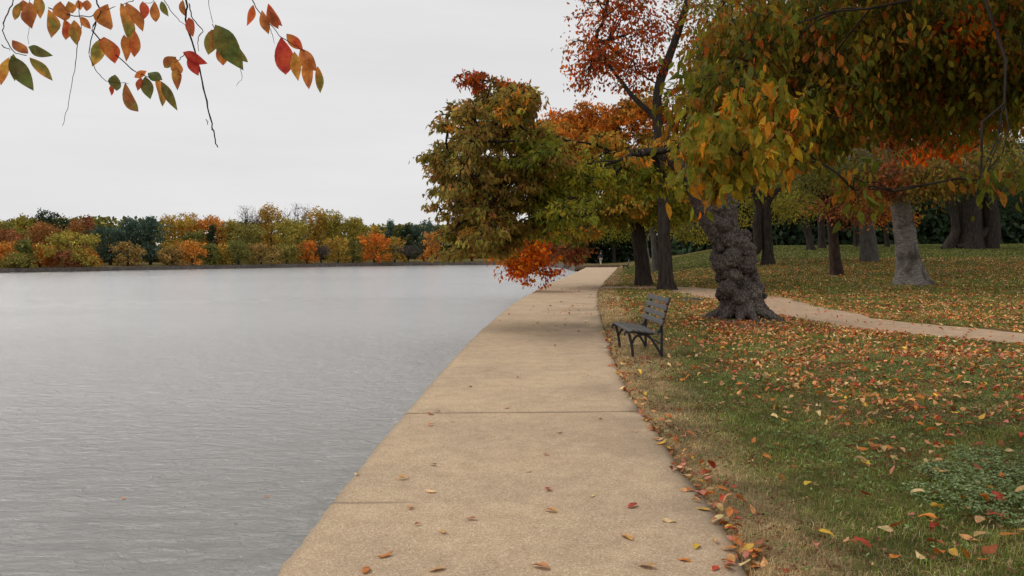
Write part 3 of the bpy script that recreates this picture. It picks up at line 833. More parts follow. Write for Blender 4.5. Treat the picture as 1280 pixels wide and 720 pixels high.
park_tree('forked_tree', 'two dark trunks rising side by side just right of the burled tree',
          [(960, 331, 15), (959, 300, 13), (957, 260, 12), (954, 225, 12), (950, 180, 9)],
          [(930, 210, 0, 50, 36, 2, 1, 'greenmid'), (985, 180, 0, 60, 46, 2, 1.2, 'olive'), (1000, 250, 1, 44, 30, 2, .9, 'goldgreen'), (940, 130, 0, 70, 50, 2.4, 1.2, 'greenmid'), (1010, 90, 0, 60, 50, 2.4, 1, 'olive'), (960, 20, 0, 130, 60, 5, 2.4, 'olive'), (1000, 60, -7, 120, 40, 4, 1.5, 'olive'), (985, 262, 3, 36, 20, 2, .6, 'goldgreen'), (925, 258, 3, 34, 24, 2, .6, 'goldgreen')],
          1500, 12, .2, .3, M['bark'], 35,
          extra=[((949, 338, 14, 0), (948, 310, 12, 0), (946, 280, 11, 0), (950, 258, 9, 0.1), (938, 230, 6, .1)), ((957, 262, 8, .1), (962, 250, 7, .1), (974, 235, 6, .1), (988, 226, 5, .1), (1008, 222, 4, 0), (1030, 214, 3, 0))])
park_tree('grey_limbed_tree', 'furrowed brown trunk with pale twisting upper limbs, between the double trunks and the pale trunk',
          [(1046, 344, 17), (1044, 325, 13), (1042, 300, 12), (1040, 275, 12), (1037, 255, 10)],
          [(1060, 255, -1, 40, 22, 1.6, .7, 'rust'), (1090, 240, -1, 44, 26, 1.8, .8, 'orangegreen'), (1040, 225, 0, 44, 30, 1.8, .8, 'olive'), (1100, 180, 0, 70, 46, 2.4, 1.2, 'brownolive'), (1030, 165, 0, 70, 46, 2.4, 1.2, 'olive'), (1110, 270, -.5, 26, 12, 1, .35, 'orange')],
          760, 12, .17, .26, M['bark_brown'], 36, flare=.6,
          extra=[((1040, 262, 9, 0), (1030, 246, 8, .1), (1016, 238, 7, .1), (1007, 230, 6, .1), (1003, 216, 4, .1), (994, 205, 3, .1)), ((1038, 256, 9, .1), (1034, 240, 7, .1), (1028, 222, 7, .1), (1033, 208, 6, .1), (1040, 196, 6, .1), (1040, 172, 5, .1)),
                 ((1016, 238, 5, .1), (1021, 228, 4, .1), (1024, 214, 3, .1))])
park_tree('stout_tree', 'stout smooth grey-green trunk left of the pale trunk',
          [(1087, 327, 22), (1086, 310, 19), (1084, 285, 18), (1083, 255, 17), (1082, 220, 14)],
          [(1085, 190, 0, 60, 40, 2.6, 1.2, 'greenmid'), (1050, 140, 0, 60, 50, 2.6, 1, 'olive'), (1120, 130, 0, 60, 50, 2.6, 1, 'greenmid'), (1080, 60, 0, 130, 50, 6, 3, 'olive'), (1090, 110, -9, 120, 30, 5, 2, 'olive')], 1400, 12, .24, .36, M['bark_grey'], 37, flare=.4)
park_tree('forked_tree', 'small low forked dark tree far back, left of the furrowed brown trunk',
          [(1014, 313, 9), (1012, 300, 8), (1008, 288, 6), (1001, 272, 4), (992, 250, 3)],
          [(1000, 245, 0, 40, 22, 2, 1, 'goldgreen'), (1030, 240, 0, 34, 20, 2, 1, 'olive')], 260, 12, .28, .4, M['bark'], 38, extra=[((1014, 303, 6, 0.1), (1010, 280, 5, 0.1), (1004, 262, 4, 0), (1000, 250, 3, 0))])
park_tree('slim_tree', 'slim dark trunk at the back edge of the lawn, behind the furrowed brown trunk',
          [(1027, 311, 9), (1027, 290, 8.5), (1026, 270, 8), (1025, 250, 7)], [(1026, 215, 1, 50, 34, 3, 1, 'olive')], 160, 12, .3, .4, M['bark'], 39)
park_tree('slim_tree', 'thin dark trunk far back on the lawn, just left of the stout grey trunk',
          [(1070, 309, 6), (1070, 290, 5.5), (1071, 265, 5)], [(1070, 225, 1, 44, 34, 3, 1, 'greenmid')], 140, 12, .3, .4, M['bark'], 40)
park_tree('pale_barked_tree', 'big tree with a pale white-grey trunk flaring widely at its foot, leaning left',
          [(1139, 356, 33), (1137, 340, 28), (1133, 310, 25), (1130, 285, 24), (1125, 255, 22), (1119, 225, 20), (1112, 190, 18), (1100, 140, 14)],
          [(1120, 150, 0, 70, 50, 2.6, 1, 'olive'), (1180, 110, 0, 90, 60, 3, 1.4, 'nearmix'), (1060, 90, 0, 80, 60, 3, 1.2, 'greenmid'), (1150, 225, -1, 40, 26, 1.8, .7, 'brownolive'), (1240, 150, 0, 70, 50, 3, 1, 'brownolive'),
           (1130, 240, -1.2, 26, 18, 1.2, .15, 'rust'), (1200, 40, 0, 90, 60, 3, 1.2, 'nearmix'), (1080, 20, 0, 90, 60, 3, 1.2, 'olive'), (1150, -60, -3, 190, 60, 6, 3, 'olive'), (1160, -30, 6, 200, 60, 5, 2, 'olive'), (1060, 205, -2, 60, 24, 2.5, .8, 'olive'), (1180, 205, -3, 60, 26, 2.5, .9, 'brownolive'), (1250, 215, -3, 50, 26, 2.5, .7, 'olive'), (1115, 215, -3, 30, 20, 1.5, .35, 'rust')],
          3200, 12, .19, .3, M['bark_pale'], 41, flare=1.0, extra=[((1122, 240, 14, 0), (1150, 190, 12, .1), (1180, 140, 9, .2), (1200, 90, 7, .3))])
park_tree('slim_tree', 'narrow dark trunk on the lawn just right of the pale trunk',
          [(1169, 306, 10), (1168, 285, 9), (1163, 262, 7), (1160, 245, 6), (1164, 225, 5)], [(1165, 200, 0, 44, 34, 2.4, 1, 'greenmid')], 220, 12, .26, .38, M['bark'], 42)
park_tree('leaning_tree', 'thin dark trunk leaning right between the narrow trunk and the great dark cluster',
          [(1178, 304, 6), (1180, 288, 5.5), (1187, 266, 5), (1192, 245, 4)], [(1195, 215, 0, 34, 26, 2, 1, 'olive')], 120, 12, .26, .38, M['bark'], 43)
park_tree('multi_trunked_tree', 'massive dark many-trunked tree with sprawling roots at the far right of the lawn',
          [(1212, 311, 30), (1213, 290, 26), (1212, 265, 26), (1205, 240, 24), (1195, 205, 18)],
          [(1200, 180, 0, 70, 50, 3, 1.2, 'brownolive'), (1260, 190, 0, 60, 40, 3, 1.2, 'greenmid'), (1290, 130, 0, 70, 60, 3, 1, 'dark'), (1230, 110, 0, 80, 60, 3, 1.2, 'olive'), (1265, 240, 0, 40, 26, 2, .8, 'dark'), (1205, 232, -2, 46, 18, 2, .6, 'dark'), (1225, 250, 2, 50, 16, 2, .5, 'dark'), (1240, 120, -9, 120, 40, 5, 2.4, 'olive')],
          1500, 12, .26, .38, M['bark'], 44, flare=.35,
          extra=[((1196, 312, 13, 0), (1195, 290, 10, 0), (1193, 266, 10, 0), (1184, 245, 10, 0), (1174, 222, 9, 0), (1165, 195, 6, 0)), ((1238, 311, 20, 0), (1240, 290, 18, 0), (1238, 262, 17, 0), (1234, 235, 15, 0), (1240, 200, 12, 0)),
                 ((1196, 309, 6, -.4), (1210, 306, 8, -.5), (1222, 300, 9, -.3), (1236, 285, 8, -.1))])
park_tree('slim_tree', 'slim trunk at the right of the massive many-trunked tree',
          [(1249, 306, 6), (1248, 285, 5.5), (1247, 260, 5)], [(1255, 235, 1, 36, 22, 2, 1, 'dark')], 110, 12, .28, .38, M['bark'], 45)
park_tree('slim_tree', 'slim dark trunk beyond the end of the paved path, right of the walker',
          [(768, 329, 5), (768, 318, 4.5), (767, 306, 4)], [(765, 290, 1, 40, 20, 3, 1, 'greenmid')], 200, 12, .35, .5, M['bark'], 46)
park_tree('slim_tree', 'slim dark trunk beyond the end of the paved path, left of the walker',
          [(741, 326, 4), (741, 316, 4), (742, 305, 4)], [(745, 290, 1, 34, 18, 3, 1, 'goldgreen')], 200, 12, .35, .5, M['bark'], 47)

park_tree('slim_tree', 'slim dark trunk far back on the lawn, just left of the burled tree',
          [(893, 308, 6), (892, 290, 5.5), (889, 265, 5)], [(885, 240, 0, 36, 26, 2.4, 1, 'goldgreen')], 160, 12, .28, .4, M['bark'], 48)
park_tree('slim_tree', 'slim dark trunk far back between the stout grey trunk and the pale trunk',
          [(1109, 309, 6), (1108, 290, 5.5), (1106, 265, 5)], [(1106, 235, 1, 38, 26, 2.4, 1, 'olive')], 160, 12, .28, .4, M['bark'], 49)

# yellow bush
def bush(name, label, px, py, wpx, hpx, pal, seed, n=60):
    rn = np.random.default_rng(seed); f = hit(px, py); D = f[1]; k = D / F
    root = empty(name, (f[0], D, Hs(f[0], D))); tag(root, label, 'bush'); b0 = np.array(root.location)
    bl = [(b0[0] + dx * wpx * k, D, b0[2] + hpx * k * hz, wpx * k * .35, 1.2, hpx * k * .33, 1, pal) for dx, hz in ((-.25, .5), (.2, .6), (0, .8), (.35, .4))]
    grow(root, b0, [b0], bl, n, 14, .28, .35, M['leaf'], M['bark'], rn, limbr=.03, subs=2, droop=.3, crown_name='foliage')
bush('yellow_bush', 'bright yellow-leaved bush at the right edge beyond the lawn', 1262, 300, 40, 30, 'gold', 61, 90)

# woodland belts (nobody could count it)
def belt(name, label, x0, x1, y0, y1, zt, n, pal, size, seed, zf=None):
    rn = np.random.default_rng(seed)
    x = rn.uniform(x0, x1, n); y = rn.uniform(y0, y1, n)
    top = zt * (.65 + .5 * fnoise(x, y, .09, seed))
    z0 = H(x, y) if zf is None else zf(x, y)
    z = z0 + top * rn.random(n) ** 1.25
    u = rn.normal(size=(n, 3)); u[:, 2] -= .3
    cl = pick(pal, n, rn, .3) * (.6 + .8 * fnoise(x, z, .5, seed + 1))[:, None]
    V, Q, T, C = leaf_arrays(np.stack([x, y, z], 1), u, size * rn.uniform(.7, 1.3, n), .7, cl, rn=rn)
    tag(mk(name, V, [T], M['leaf_far'], None, C), label, 'woodland', kind='stuff')
belt('woodland', 'dark unbroken woodland behind the lawn', 22, 110, 99, 112, 15, 60000, 'dark', .9, 71)
belt('woodland', 'dark thicket beyond the end of the paved path', 10, 30, 128, 138, 10, 9000, 'dark', .8, 72)
belt('woodland', 'dull olive wood closing the far shore behind the painted autumn trees', -130, 12, 0, 1, 8, 34000, 'olive', .9, 73, zf=lambda x, y: .6 + 0 * x)
_o = [o for o in bpy.data.objects if o.name.startswith('woodland')][-1]
_o.name = 'far_wood'
_o['label'] = 'dull olive wood closing the view behind the far shore trees'
_n = len(_o.data.vertices); _c = np.zeros(_n * 3, np.float32); _o.data.vertices.foreach_get('co', _c); _c = _c.reshape(-1, 3)
_q = _c.reshape(-1, 4, 3); _q[:, :, 1] += (SHY(_q[:, 0, 0]) + 36 + _q[:, 0, 1] * 6)[:, None] ; _o.data.vertices.foreach_set('co', _c.ravel()); _o.data.update()

tf = [flat(1238, 301, 2.3), flat(1400, 300, 2.3)]
rdx = np.linspace(56, 130, 30); 
V = np.concatenate([np.stack([rdx, np.full(30, 95.0), H(rdx, 95.0) + .02], 1), np.stack([rdx, np.full(30, 98.0), H(rdx, 98.0) + .02], 1)])
i = np.arange(29)
tag(mk('road', V, [np.stack([i, i + 1, i + 31, i + 30], 1)], M['asphalt']), kind='structure')

# ------------------------------------------------------------------ far shore trees
FAR = [  # xl, xr, ytop, ybase, row, form, palette, label
    (-14, 22, 281, 330, 2, 'dome', 'olive', 'pale olive tree at the left edge of the far shore'),
    (-6, 29, 289, 325, 1, 'dome', 'maroon', 'dull brown-red dome at the left edge of the far shore'),
    (19, 44, 272, 325, 2, 'dome', 'goldgreen', 'yellow-olive tree left of the tallest dark evergreen on the far shore'),
    (38, 86, 266, 322, 2, 'dome', 'dark', 'tall dark evergreen with a broad flat top behind the rust dome'),
    (36, 83, 281, 322, 1, 'dome', 'rust', 'large rust-red dome in front of the tall dark evergreen'),
    (88, 108, 277, 322, 1, 'dome', 'rust', 'brown-orange tree left of the maroon treetop on the far shore'),
    (99, 125, 274, 322, 2, 'ragged', 'maroon', 'maroon treetop standing up between rust and blue-green trees'),
    (60, 122, 290, 326, 0, 'dome', 'goldgreen', 'wide spreading yellow-green tree below the maroon treetop'),
    (-8, 27, 306, 337, 0, 'dome', 'orange', 'low orange tree at the left edge of the shoreline'),
    (22, 38, 303, 332, 0, 'dome', 'green', 'small dark green tree below the dull brown-red dome'),
    (34, 66, 309, 336, 0, 'dome', 'redorange', 'low orange-red tree below the large rust dome'),
    (0, 44, 321, 338, 0, 'dome', 'olive', 'low olive thicket tree at the waterline under the orange trees'),
    (64, 98, 316, 336, 0, 'dome', 'maroon', 'low pinkish-red tree beneath the wide yellow-green one'),
    (98, 122, 315, 336, 0, 'dome', 'redorange', 'low bright orange-red tree touching the blue-green mass'),
    (116, 160, 284, 336, 1, 'dome', 'bluegreen', 'left flank tree of the big blue-green evergreen mass'),
    (146, 186, 276, 334, 1, 'dome', 'bluegreen', 'middle and tallest tree of the big blue-green evergreen mass'),
    (168, 208, 274, 336, 1, 'dome', 'bluegreen', 'right flank tree of the big blue-green evergreen mass'),
    (143, 176, 306, 336, 0, 'dome', 'tan', 'small orange-tan tree standing before the blue-green mass'),
    (202, 254, 270, 318, 2, 'dome', 'gold', 'broad golden dome right of the blue-green mass'),
    (240, 288, 275, 318, 2, 'dome', 'orange', 'orange-gold shoulder tree right of the broad golden dome'),
    (230, 258, 290, 325, 1, 'dome', 'green', 'dark green tree in front of the broad golden dome'),
    (256, 276, 286, 325, 1, 'tall', 'dark', 'narrow dark conifer right of the golden dome'),
    (203, 228, 312, 335, 0, 'dome', 'tan', 'low brown-orange tree at the foot of the golden dome'),
    (223, 258, 303, 334, 0, 'dome', 'orange', 'low spreading orange-yellow tree before the golden dome'),
    (253, 274, 308, 333, 0, 'dome', 'green', 'low green tree between two orange ones on the shoreline'),
    (270, 290, 308, 332, 0, 'dome', 'gold', 'small round golden tree on the shoreline left of centre'),
    (284, 312, 302, 331, 0, 'dome', 'green', 'low green tree right of the small round golden one'),
    (278, 304, 279, 318, 2, 'dome', 'goldgreen', 'gold-green tree left of the leafless grey crown'),
    (296, 326, 262, 316, 2, 'bare', 'grey', 'leafless grey crown left of the tall golden-brown tree'),
    (290, 332, 283, 322, 1, 'dome', 'olive', 'dull olive tree under the left leafless crown'),
    (322, 357, 260, 318, 2, 'dome', 'gold', 'tall golden-brown rounded tree between two leafless crowns'),
    (354, 388, 258, 316, 2, 'bare', 'grey', 'leafless grey crown right of the tall golden-brown tree'),
    (342, 388, 276, 322, 1, 'dome', 'goldgreen', 'yellow-green tree below the right leafless crown'),
    (380, 408, 261, 318, 2, 'dome', 'gold', 'tall gold tree at the top of the slope of treetops'),
    (400, 434, 267, 318, 2, 'dome', 'goldgreen', 'gold-green tree descending right of the tall gold one'),
    (424, 460, 275, 320, 2, 'dome', 'goldgreen', 'yellow-green tree at the low end of the treetop slope'),
    (306, 348, 307, 331, 0, 'dome', 'tan', 'low tan-olive dome on the shoreline under the golden-brown tree'),
    (343, 374, 306, 330, 0, 'dome', 'olive', 'low olive tree on the shoreline before the yellow-green tree'),
    (370, 397, 303, 330, 0, 'dome', 'redorange', 'low rust-orange tree on the middle of the shoreline'),
    (392, 412, 309, 329, 0, 'bare', 'grey', 'low leafless purple-grey tree on the middle of the shoreline'),
    (408, 437, 298, 329, 0, 'dome', 'gold', 'low orange-yellow tree right of the purple-grey one'),
    (428, 454, 300, 328, 0, 'dome', 'green', 'low yellow-green tree left of the bright red-orange one'),
    (449, 487, 294, 328, 0, 'dome', 'redorange', 'bright red-orange tree on the right half of the shoreline'),
    (460, 480, 285, 320, 1, 'dome', 'gold', 'gold tree behind the bright red-orange one'),
    (480, 507, 299, 327, 0, 'dome', 'orangegreen', 'low orange-green tree right of the bright red-orange one'),
    (484, 527, 309, 327, 0, 'bare', 'grey', 'low leafless purple-grey thicket tree below the dark green trio'),
    (477, 497, 279, 320, 1, 'tall', 'bluegreen', 'left tree of the dark green trio near the overhanging crown'),
    (498, 521, 284, 320, 1, 'dome', 'dark', 'middle tree of the dark green trio near the overhanging crown'),
    (514, 548, 279, 320, 1, 'dome', 'bluegreen', 'right tree of the dark green trio near the overhanging crown'),
    (526, 552, 292, 326, 0, 'dome', 'orange', 'orange tree at the right end of the visible far shore'),
    (560, 620, 292, 326, 1, 'dome', 'olive', 'olive tree on the far shore behind the overhanging crown'),
    (640, 700, 290, 326, 1, 'dome', 'green', 'green tree at the corner of the far shore beyond the path'),
]
def far_tree(i, xl, xr, yt, yb, row, form, pal, label):
    yt -= (2, 3, 4)[row]
    rn = np.random.default_rng(100 + i)
    pc = (xl + xr) / 2
    d = ray(pc, 330)
    # distance of the shoreline in this direction
    t = 60.0
    while t < 300:
        p = CAM + d * t
        if p[1] > SHY(p[0]): break
        t += .5
    D = p[1] + (2.2, 9, 17)[row] + rn.uniform(-1, 1)
    k = D / F
    c = at(pc, 330, D); x0 = c[0]
    z0 = .1 + .012 * (D - float(SHY(x0)))
    zt = at(pc, yt, D)[2]; h = zt - z0; w_ = (xr - xl) / 2 * k
    name = {'tall': 'evergreen_tree', 'bare': 'leafless_tree'}.get(form, 'autumn_tree')
    root = empty(name, (x0, D, z0)); tag(root, label, 'tree', 'trees on the far shore')
    b0 = np.array([x0, D, z0])
    mb = MB()
    mb.tube(wob(b0 - [0, 0, .2], b0 + [rn.normal(0, .2), 0, h * .55], 5, .02, rn), np.linspace(.22, .1, 5) * (1.3 if row else .8), 7)
    mb.build('trunk', M['bark'], root, True, b0)
    if form == 'bare':
        br = MB(); nd = [b0 + np.array([0, 0, h * .45])]; lim = []
        for q in range(9):
            a = rn.uniform(0, 2 * PI); e = b0 + np.array([math.cos(a) * w_ * .75, math.sin(a) * w_ * .75, h * rn.uniform(.65, .95)])
            P = wob(nd[0] + [0, 0, rn.uniform(-.2, .1) * h], e, 5, .05, rn); br.tube(P, np.linspace(.09, .03, 5), 4); lim += list(P[2:])
        for q in range(230):
            s = lim[rn.integers(0, len(lim))]; e = s + rn.normal(0, 1, 3) * [w_ * .3, w_ * .3, h * .1] + [0, 0, h * .06]
            e[2] = min(e[2], zt + .1)
            br.tube(wob(s, e, 3, .06, rn), [.03, .022, .012], 3, cap=False)
        br.build('branch', M['bark_grey'], root, True, b0)
        n = 500; base = np.array(lim)[rn.integers(0, len(lim), n)] + rn.normal(0, .35, (n, 3)) * [w_, w_, h * .3]
        base[:, 2] = np.clip(base[:, 2], z0 + h * .3, zt)
        V, Q, T, C = leaf_arrays(base, rn.normal(size=(n, 3)), .2, .5, pick('grey', n, rn), rn=rn)
        mk('crown', V - b0, [T], M['leaf_far'], root, C); return
    blobs = []; w_ *= 1.14
    lowz = .1 if row == 0 else .2
    if form == 'tall':
        for q in range(9):
            f = q / 8; ww = w_ * (1 - .72 * f) * .8
            blobs.append((x0 + rn.normal(0, w_ * .12), D + rn.normal(0, w_ * .2), z0 + h * (.12 + .8 * f), ww, ww, h * .14, 1, pal))
    else:
        nb = 17 if form == 'dome' else 9
        for q in range(nb):
            a = rn.uniform(-1, 1); f = rn.random()
            hx = a * .72; topf = math.sqrt(max(0, 1 - hx * hx))
            s = rn.uniform(.22, .36) if form == 'dome' else rn.uniform(.12, .26)
            zc = max(lowz + .05, (1.0 - s * .5) * (.25 + .75 * topf) * (1 if q % 5 < 3 else .35 + .5 * f))
            blobs.append((x0 + hx * w_, D + rn.normal(0, w_ * .35), z0 + h * zc, w_ * s * 1.15, w_ * s, h * s * .55, 1, pal))
        for q in range(6): blobs.append((x0 + w_ * (-.8 + 1.6 * q / 5), D + rn.normal(0, w_ * .25), z0 + h * (.17 if row == 0 else .25), w_ * .26, w_ * .3, h * .17, .9, pal))
        blobs.append((x0, D, z0 + h * (.47 if row == 0 else .5), w_ * .8, w_ * .6, h * .36, 4, pal))
    area = w_ * h
    ncl = int(np.clip(area * 14, 130, 620))
    cc, dr_, idx = crown_clusters(blobs, ncl, rn)
    cc[:, 2] = np.clip(cc[:, 2], z0 + .15, zt - .12)
    per = 14; n = ncl * per
    if pal in ('bluegreen', 'dark'): pass
    pos = np.repeat(cc, per, 0) + rn.normal(0, .2, (n, 3))
    u = rn.normal(0, .6, (n, 3)) + np.repeat(dr_, per, 0) * .5; u[:, 2] -= .3
    cl = pick(pal, n, rn, .15) * .35 + np.repeat(pick(pal, ncl, rn, .28), per, 0) * .65
    if pal not in ('bluegreen', 'dark'): cl = (cl * .68 + np.array([.32, .24, .07]) * .34) * 1.2 * np.exp(rn.normal(0, .3, (n, 1)))
    V, Q, T, C = leaf_arrays(pos, u, rn.uniform(.2, .34, n), .75, cl, rn=rn)
    mk('crown', V - b0, [T], M['leaf_far'], root, C)
for i, a in enumerate(FAR): far_tree(i, *a)

# ------------------------------------------------------------------ near trees whose trunks stand outside the frame
def near_right_tree():
    rn = np.random.default_rng(81)
    b0 = np.array([5.6, 3.6, Hs(5.6, 3.6) - .03])
    root = empty('overhanging_cherry_tree', b0)
    tag(root, 'near cherry tree whose green and orange leaves hang down over the upper right corner', 'tree')
    mb = MB(); P = [b0, b0 + [-.05, 0, .8], b0 + [-.15, .1, 1.6], b0 + [-.3, .3, 2.4]]
    trunk_mesh(mb, P, [.3, .26, .24, .22], rn, .8)
    for e in ([-2.6, 1.6, 3.4], [-1.6, 3.2, 3.0], [.2, 4.0, 3.2], [-1.6, .3, 3.6]):
        mb.tube(wob(P[-1], b0 + e, 7, .03, rn), np.linspace(.16, .05, 7), 10)
    mb.build('trunk', M['bark'], root, True, b0)
    tops = [b0 + [-2.6, 1.6, 3.4], b0 + [-.6, 3.0, 3.6], b0 + [-1.6, .3, 3.6], P[-1]]
    nm, no = 'nearmix', 'nearorange'
    blobs = [bp(905, 195, 3.7, 40, 26, .25, .20, no), bp(900, 125, 5.3, 36, 44, .4, .25, nm), bp(950, 165, 4.4, 40, 38, .4, .28, no), bp(985, 60, 6.8, 80, 66, 1.0, .9, nm), bp(925, 70, 6.0, 40, 50, .7, .4, nm),
             bp(1050, 55, 7.2, 90, 70, 1.2, 1.1, nm), bp(1170, 45, 6.8, 110, 70, 1.2, 1.3, nm), bp(1080, 125, 7.8, 90, 44, 1.2, 1.0, nm), bp(1215, 115, 7.0, 90, 52, 1.2, 1.1, nm), bp(1000, 150, 6.6, 50, 44, .8, .6, nm),
             bp(1068, 238, 4.6, 12, 30, .08, .04, nm), bp(1226, 226, 4.4, 16, 16, .08, .035, nm), bp(1260, 60, 6.4, 70, 80, 1.0, .9, nm), bp(1010, 185, 7.5, 36, 20, .8, .2, nm), bp(1190, 175, 8.2, 30, 14, .8, .08, 'redorange'), bp(960, 40, 7.4, 36, 26, .8, .1, 'redorange'), bp(1160, 70, 6.6, 30, 30, .6, .07, 'redorange'), bp(1250, 110, 6.6, 30, 30, .6, .18, no),
             bp(1140, 140, 8.2, 46, 40, .8, .4, 'rust'), bp(1080, 90, 8, 30, 26, .6, .1, 'rust'), bp(1100, -60, 6.5, 180, 60, 1.4, 1.0, nm),
             (6.0, 2.2, 5.4, 2.6, 2.4, .8, .9, nm), (3.6, 3.6, 4.6, 2.0, 1.8, .6, .7, nm)]  # unseen lobes overhead, added to shade the hanging leaves
    tops = [b0 + [-1.6, 3.2, 3.0], b0 + [.2, 4.0, 3.2], b0 + [-2.6, 1.6, 3.4], P[-1]]
    grow(root, b0, tops, blobs, 5200, 8, .085, .08, M['leaf_near'], M['twig'], rn, droop=1.5, var=(.45, 1.2), hi=True, wr=.5, twigr=.003, limbr=.010, subs=3)
near_right_tree()

def near_left_tree():
    rn = np.random.default_rng(82)
    b0 = np.array([2.3, -2.4, Hs(2.3, -2.4) - .03])
    root = empty('overhanging_cherry_tree', b0)
    tag(root, 'near cherry tree dangling twigs of red and olive leaves into the upper left sky', 'tree')
    mb = MB(); P = [b0, b0 + [-.05, .1, .8], b0 + [-.2, .35, 1.6], b0 + [-.5, .8, 2.3]]
    trunk_mesh(mb, P, [.24, .2, .18, .16], rn, .8)
    limb = np.array([P[-1], (1.0, -.6, 2.9), (.4, .6, 3.15), (-.2, 1.6, 3.2), (-.9, 2.2, 3.1), (-1.6, 2.5, 2.95), (-2.2, 2.6, 2.85)])
    mb.tube(limb, [.14, .11, .09, .07, .055, .04, .02], 9)
    mb.build('trunk', M['bark'], root, True, b0)
    z = lambda x, y, D: at(x / 2.977, y / 2.977, D)
    O = (.42, .16, .04); R_ = (.4, .06, .03); OL = (.16, .14, .035); GR = (.085, .11, .03); RU = (.26, .085, .035); CR = (.32, .035, .03); DO = (.1, .09, .035); YE = (.42, .24, .05); GG = (.16, .17, .12)
    groups = [
        (2.35, [([(70, -120), (50, 10), (15, 75), (10, 115), (40, 180), (60, 200), (100, 205)], 1.6), ([(5, 170), (40, 185)], 1), ([(110, -60), (108, 60), (105, 165)], .8)],
         [(75, 10, 55, 75, 30, O, OL), (110, 8, 120, 108, 58, RU, O), (45, 150, 105, 200, 42, RU, O), (105, 175, 197, 208, 42, DO, GR), (110, 215, 197, 302, 42, OL, O), (40, 208, 125, 338, 68, GR, DO), (35, 213, 3, 318, 38, YE, O), (50, 200, 55, 302, 38, OL, GR), (85, 0, 95, 55, 40, O, RU), (140, -20, 150, 70, 40, O, OL)]),
        (2.45, [([(290, -130), (290, 10), (305, 100), (290, 160), (275, 270), (250, 400), (235, 470)], 1.0), ([(350, -140), (360, 10), (375, 40), (340, 110), (400, 180), (450, 220), (500, 265), (560, 290)], 2.0),
                ([(375, 40), (350, 100), (330, 200), (360, 270), (400, 305), (480, 310)], 1.1), ([(180, 30), (270, 60), (340, 60), (375, 40), (430, 25)], 1.2), ([(520, -100), (500, 0), (450, 20)], 1.3), ([(590, -60), (575, 5), (530, 15)], 1.0)],
         [(180, 35, 190, 142, 48, OL, O), (225, 5, 240, 78, 62, RU, O), (240, 72, 245, 150, 42, R_, O), (275, 75, 285, 168, 48, OL, O), (300, 62, 338, 108, 32, RU, O), (400, 15, 412, 112, 68, RU, O), (385, 140, 343, 248, 52, OL, YE),
          (385, 138, 428, 237, 68, O, R_), (450, 12, 490, 168, 48, OL, O), (470, 12, 532, 118, 48, O, RU), (500, 112, 500, 213, 44, R_, O), (462, 128, 470, 228, 38, O, RU), (530, 5, 535, 72, 38, RU, R_), (575, 5, 580, 82, 38, O, RU),
          (600, 5, 628, 62, 28, OL, GR), (428, 278, 435, 338, 48, DO, GR), (465, 308, 515, 417, 46, RU, OL), (412, 318, 415, 356, 18, R_, R_), (500, 288, 546, 264, 28, R_, O), (540, 285, 560, 370, 48, GR, DO), (525, 288, 512, 338, 28, RU, R_),
          (580, 290, 605, 397, 38, OL, O), (600, 303, 660, 412, 38, OL, DO), (550, 272, 605, 298, 42, GG, GR), (290, 0, 300, 38, 30, R_, O), (325, 0, 322, 42, 34, RU, O), (255, 5, 270, 50, 40, OL, O)]),
        (2.3, [([(705, -150), (695, 10), (690, 85), (720, 170), (740, 250), (765, 360), (785, 450), (800, 520), (808, 550)], 2.4), ([(600, -40), (615, 10), (660, 70), (690, 95)], 1.2), ([(770, 445), (775, 465)], .8), ([(785, 480), (797, 486)], .8),
               ([(705, 10), (715, 70), (760, 115), (735, 140), (740, 190)], 1.2), ([(770, -80), (778, 10), (790, 85)], 1.0), ([(690, 200), (660, 225), (650, 235)], .9), ([(895, 255), (902, 290), (880, 320)], .6), ([(790, 88), (820, 150), (860, 220)], .8)],
         [(655, 212, 612, 252, 40, RU, OL), (650, 212, 668, 275, 46, RU, O), (655, 250, 660, 337, 38, YE, RU), (680, 195, 772, 237, 46, R_, CR), (700, 205, 738, 282, 46, R_, CR), (702, 65, 718, 137, 38, RU, R_), (790, 110, 775, 205, 55, RU, OL), (822, 160, 830, 244, 52, R_, O),
          (800, 92, 905, 262, 92, OL, GR), (815, 95, 922, 230, 62, OL, DO), (680, 0, 692, 62, 26, OL, RU), (800, 100, 815, 195, 50, RU, R_)]),
        (2.25, [([(900, -120), (940, 10), (985, 70), (1045, 135), (1100, 170), (1130, 190)], 1.4), ([(1000, 95), (1012, 125), (1020, 165)], .8)],
         [(943, 18, 918, 97, 30, R_, O), (975, 38, 1000, 128, 38, RU, O), (993, 38, 1036, 108, 40, RU, R_), (998, 14, 1052, 98, 38, RU, R_), (1045, 138, 1062, 278, 78, CR, R_), (1066, 126, 1128, 186, 46, R_, O), (1095, 192, 1110, 302, 44, O, YE), (1118, 180, 1180, 265, 62, RU, O), (1150, 218, 1150, 332, 48, RU, O), (1182, 248, 1192, 348, 34, OL, O)]),
    ]
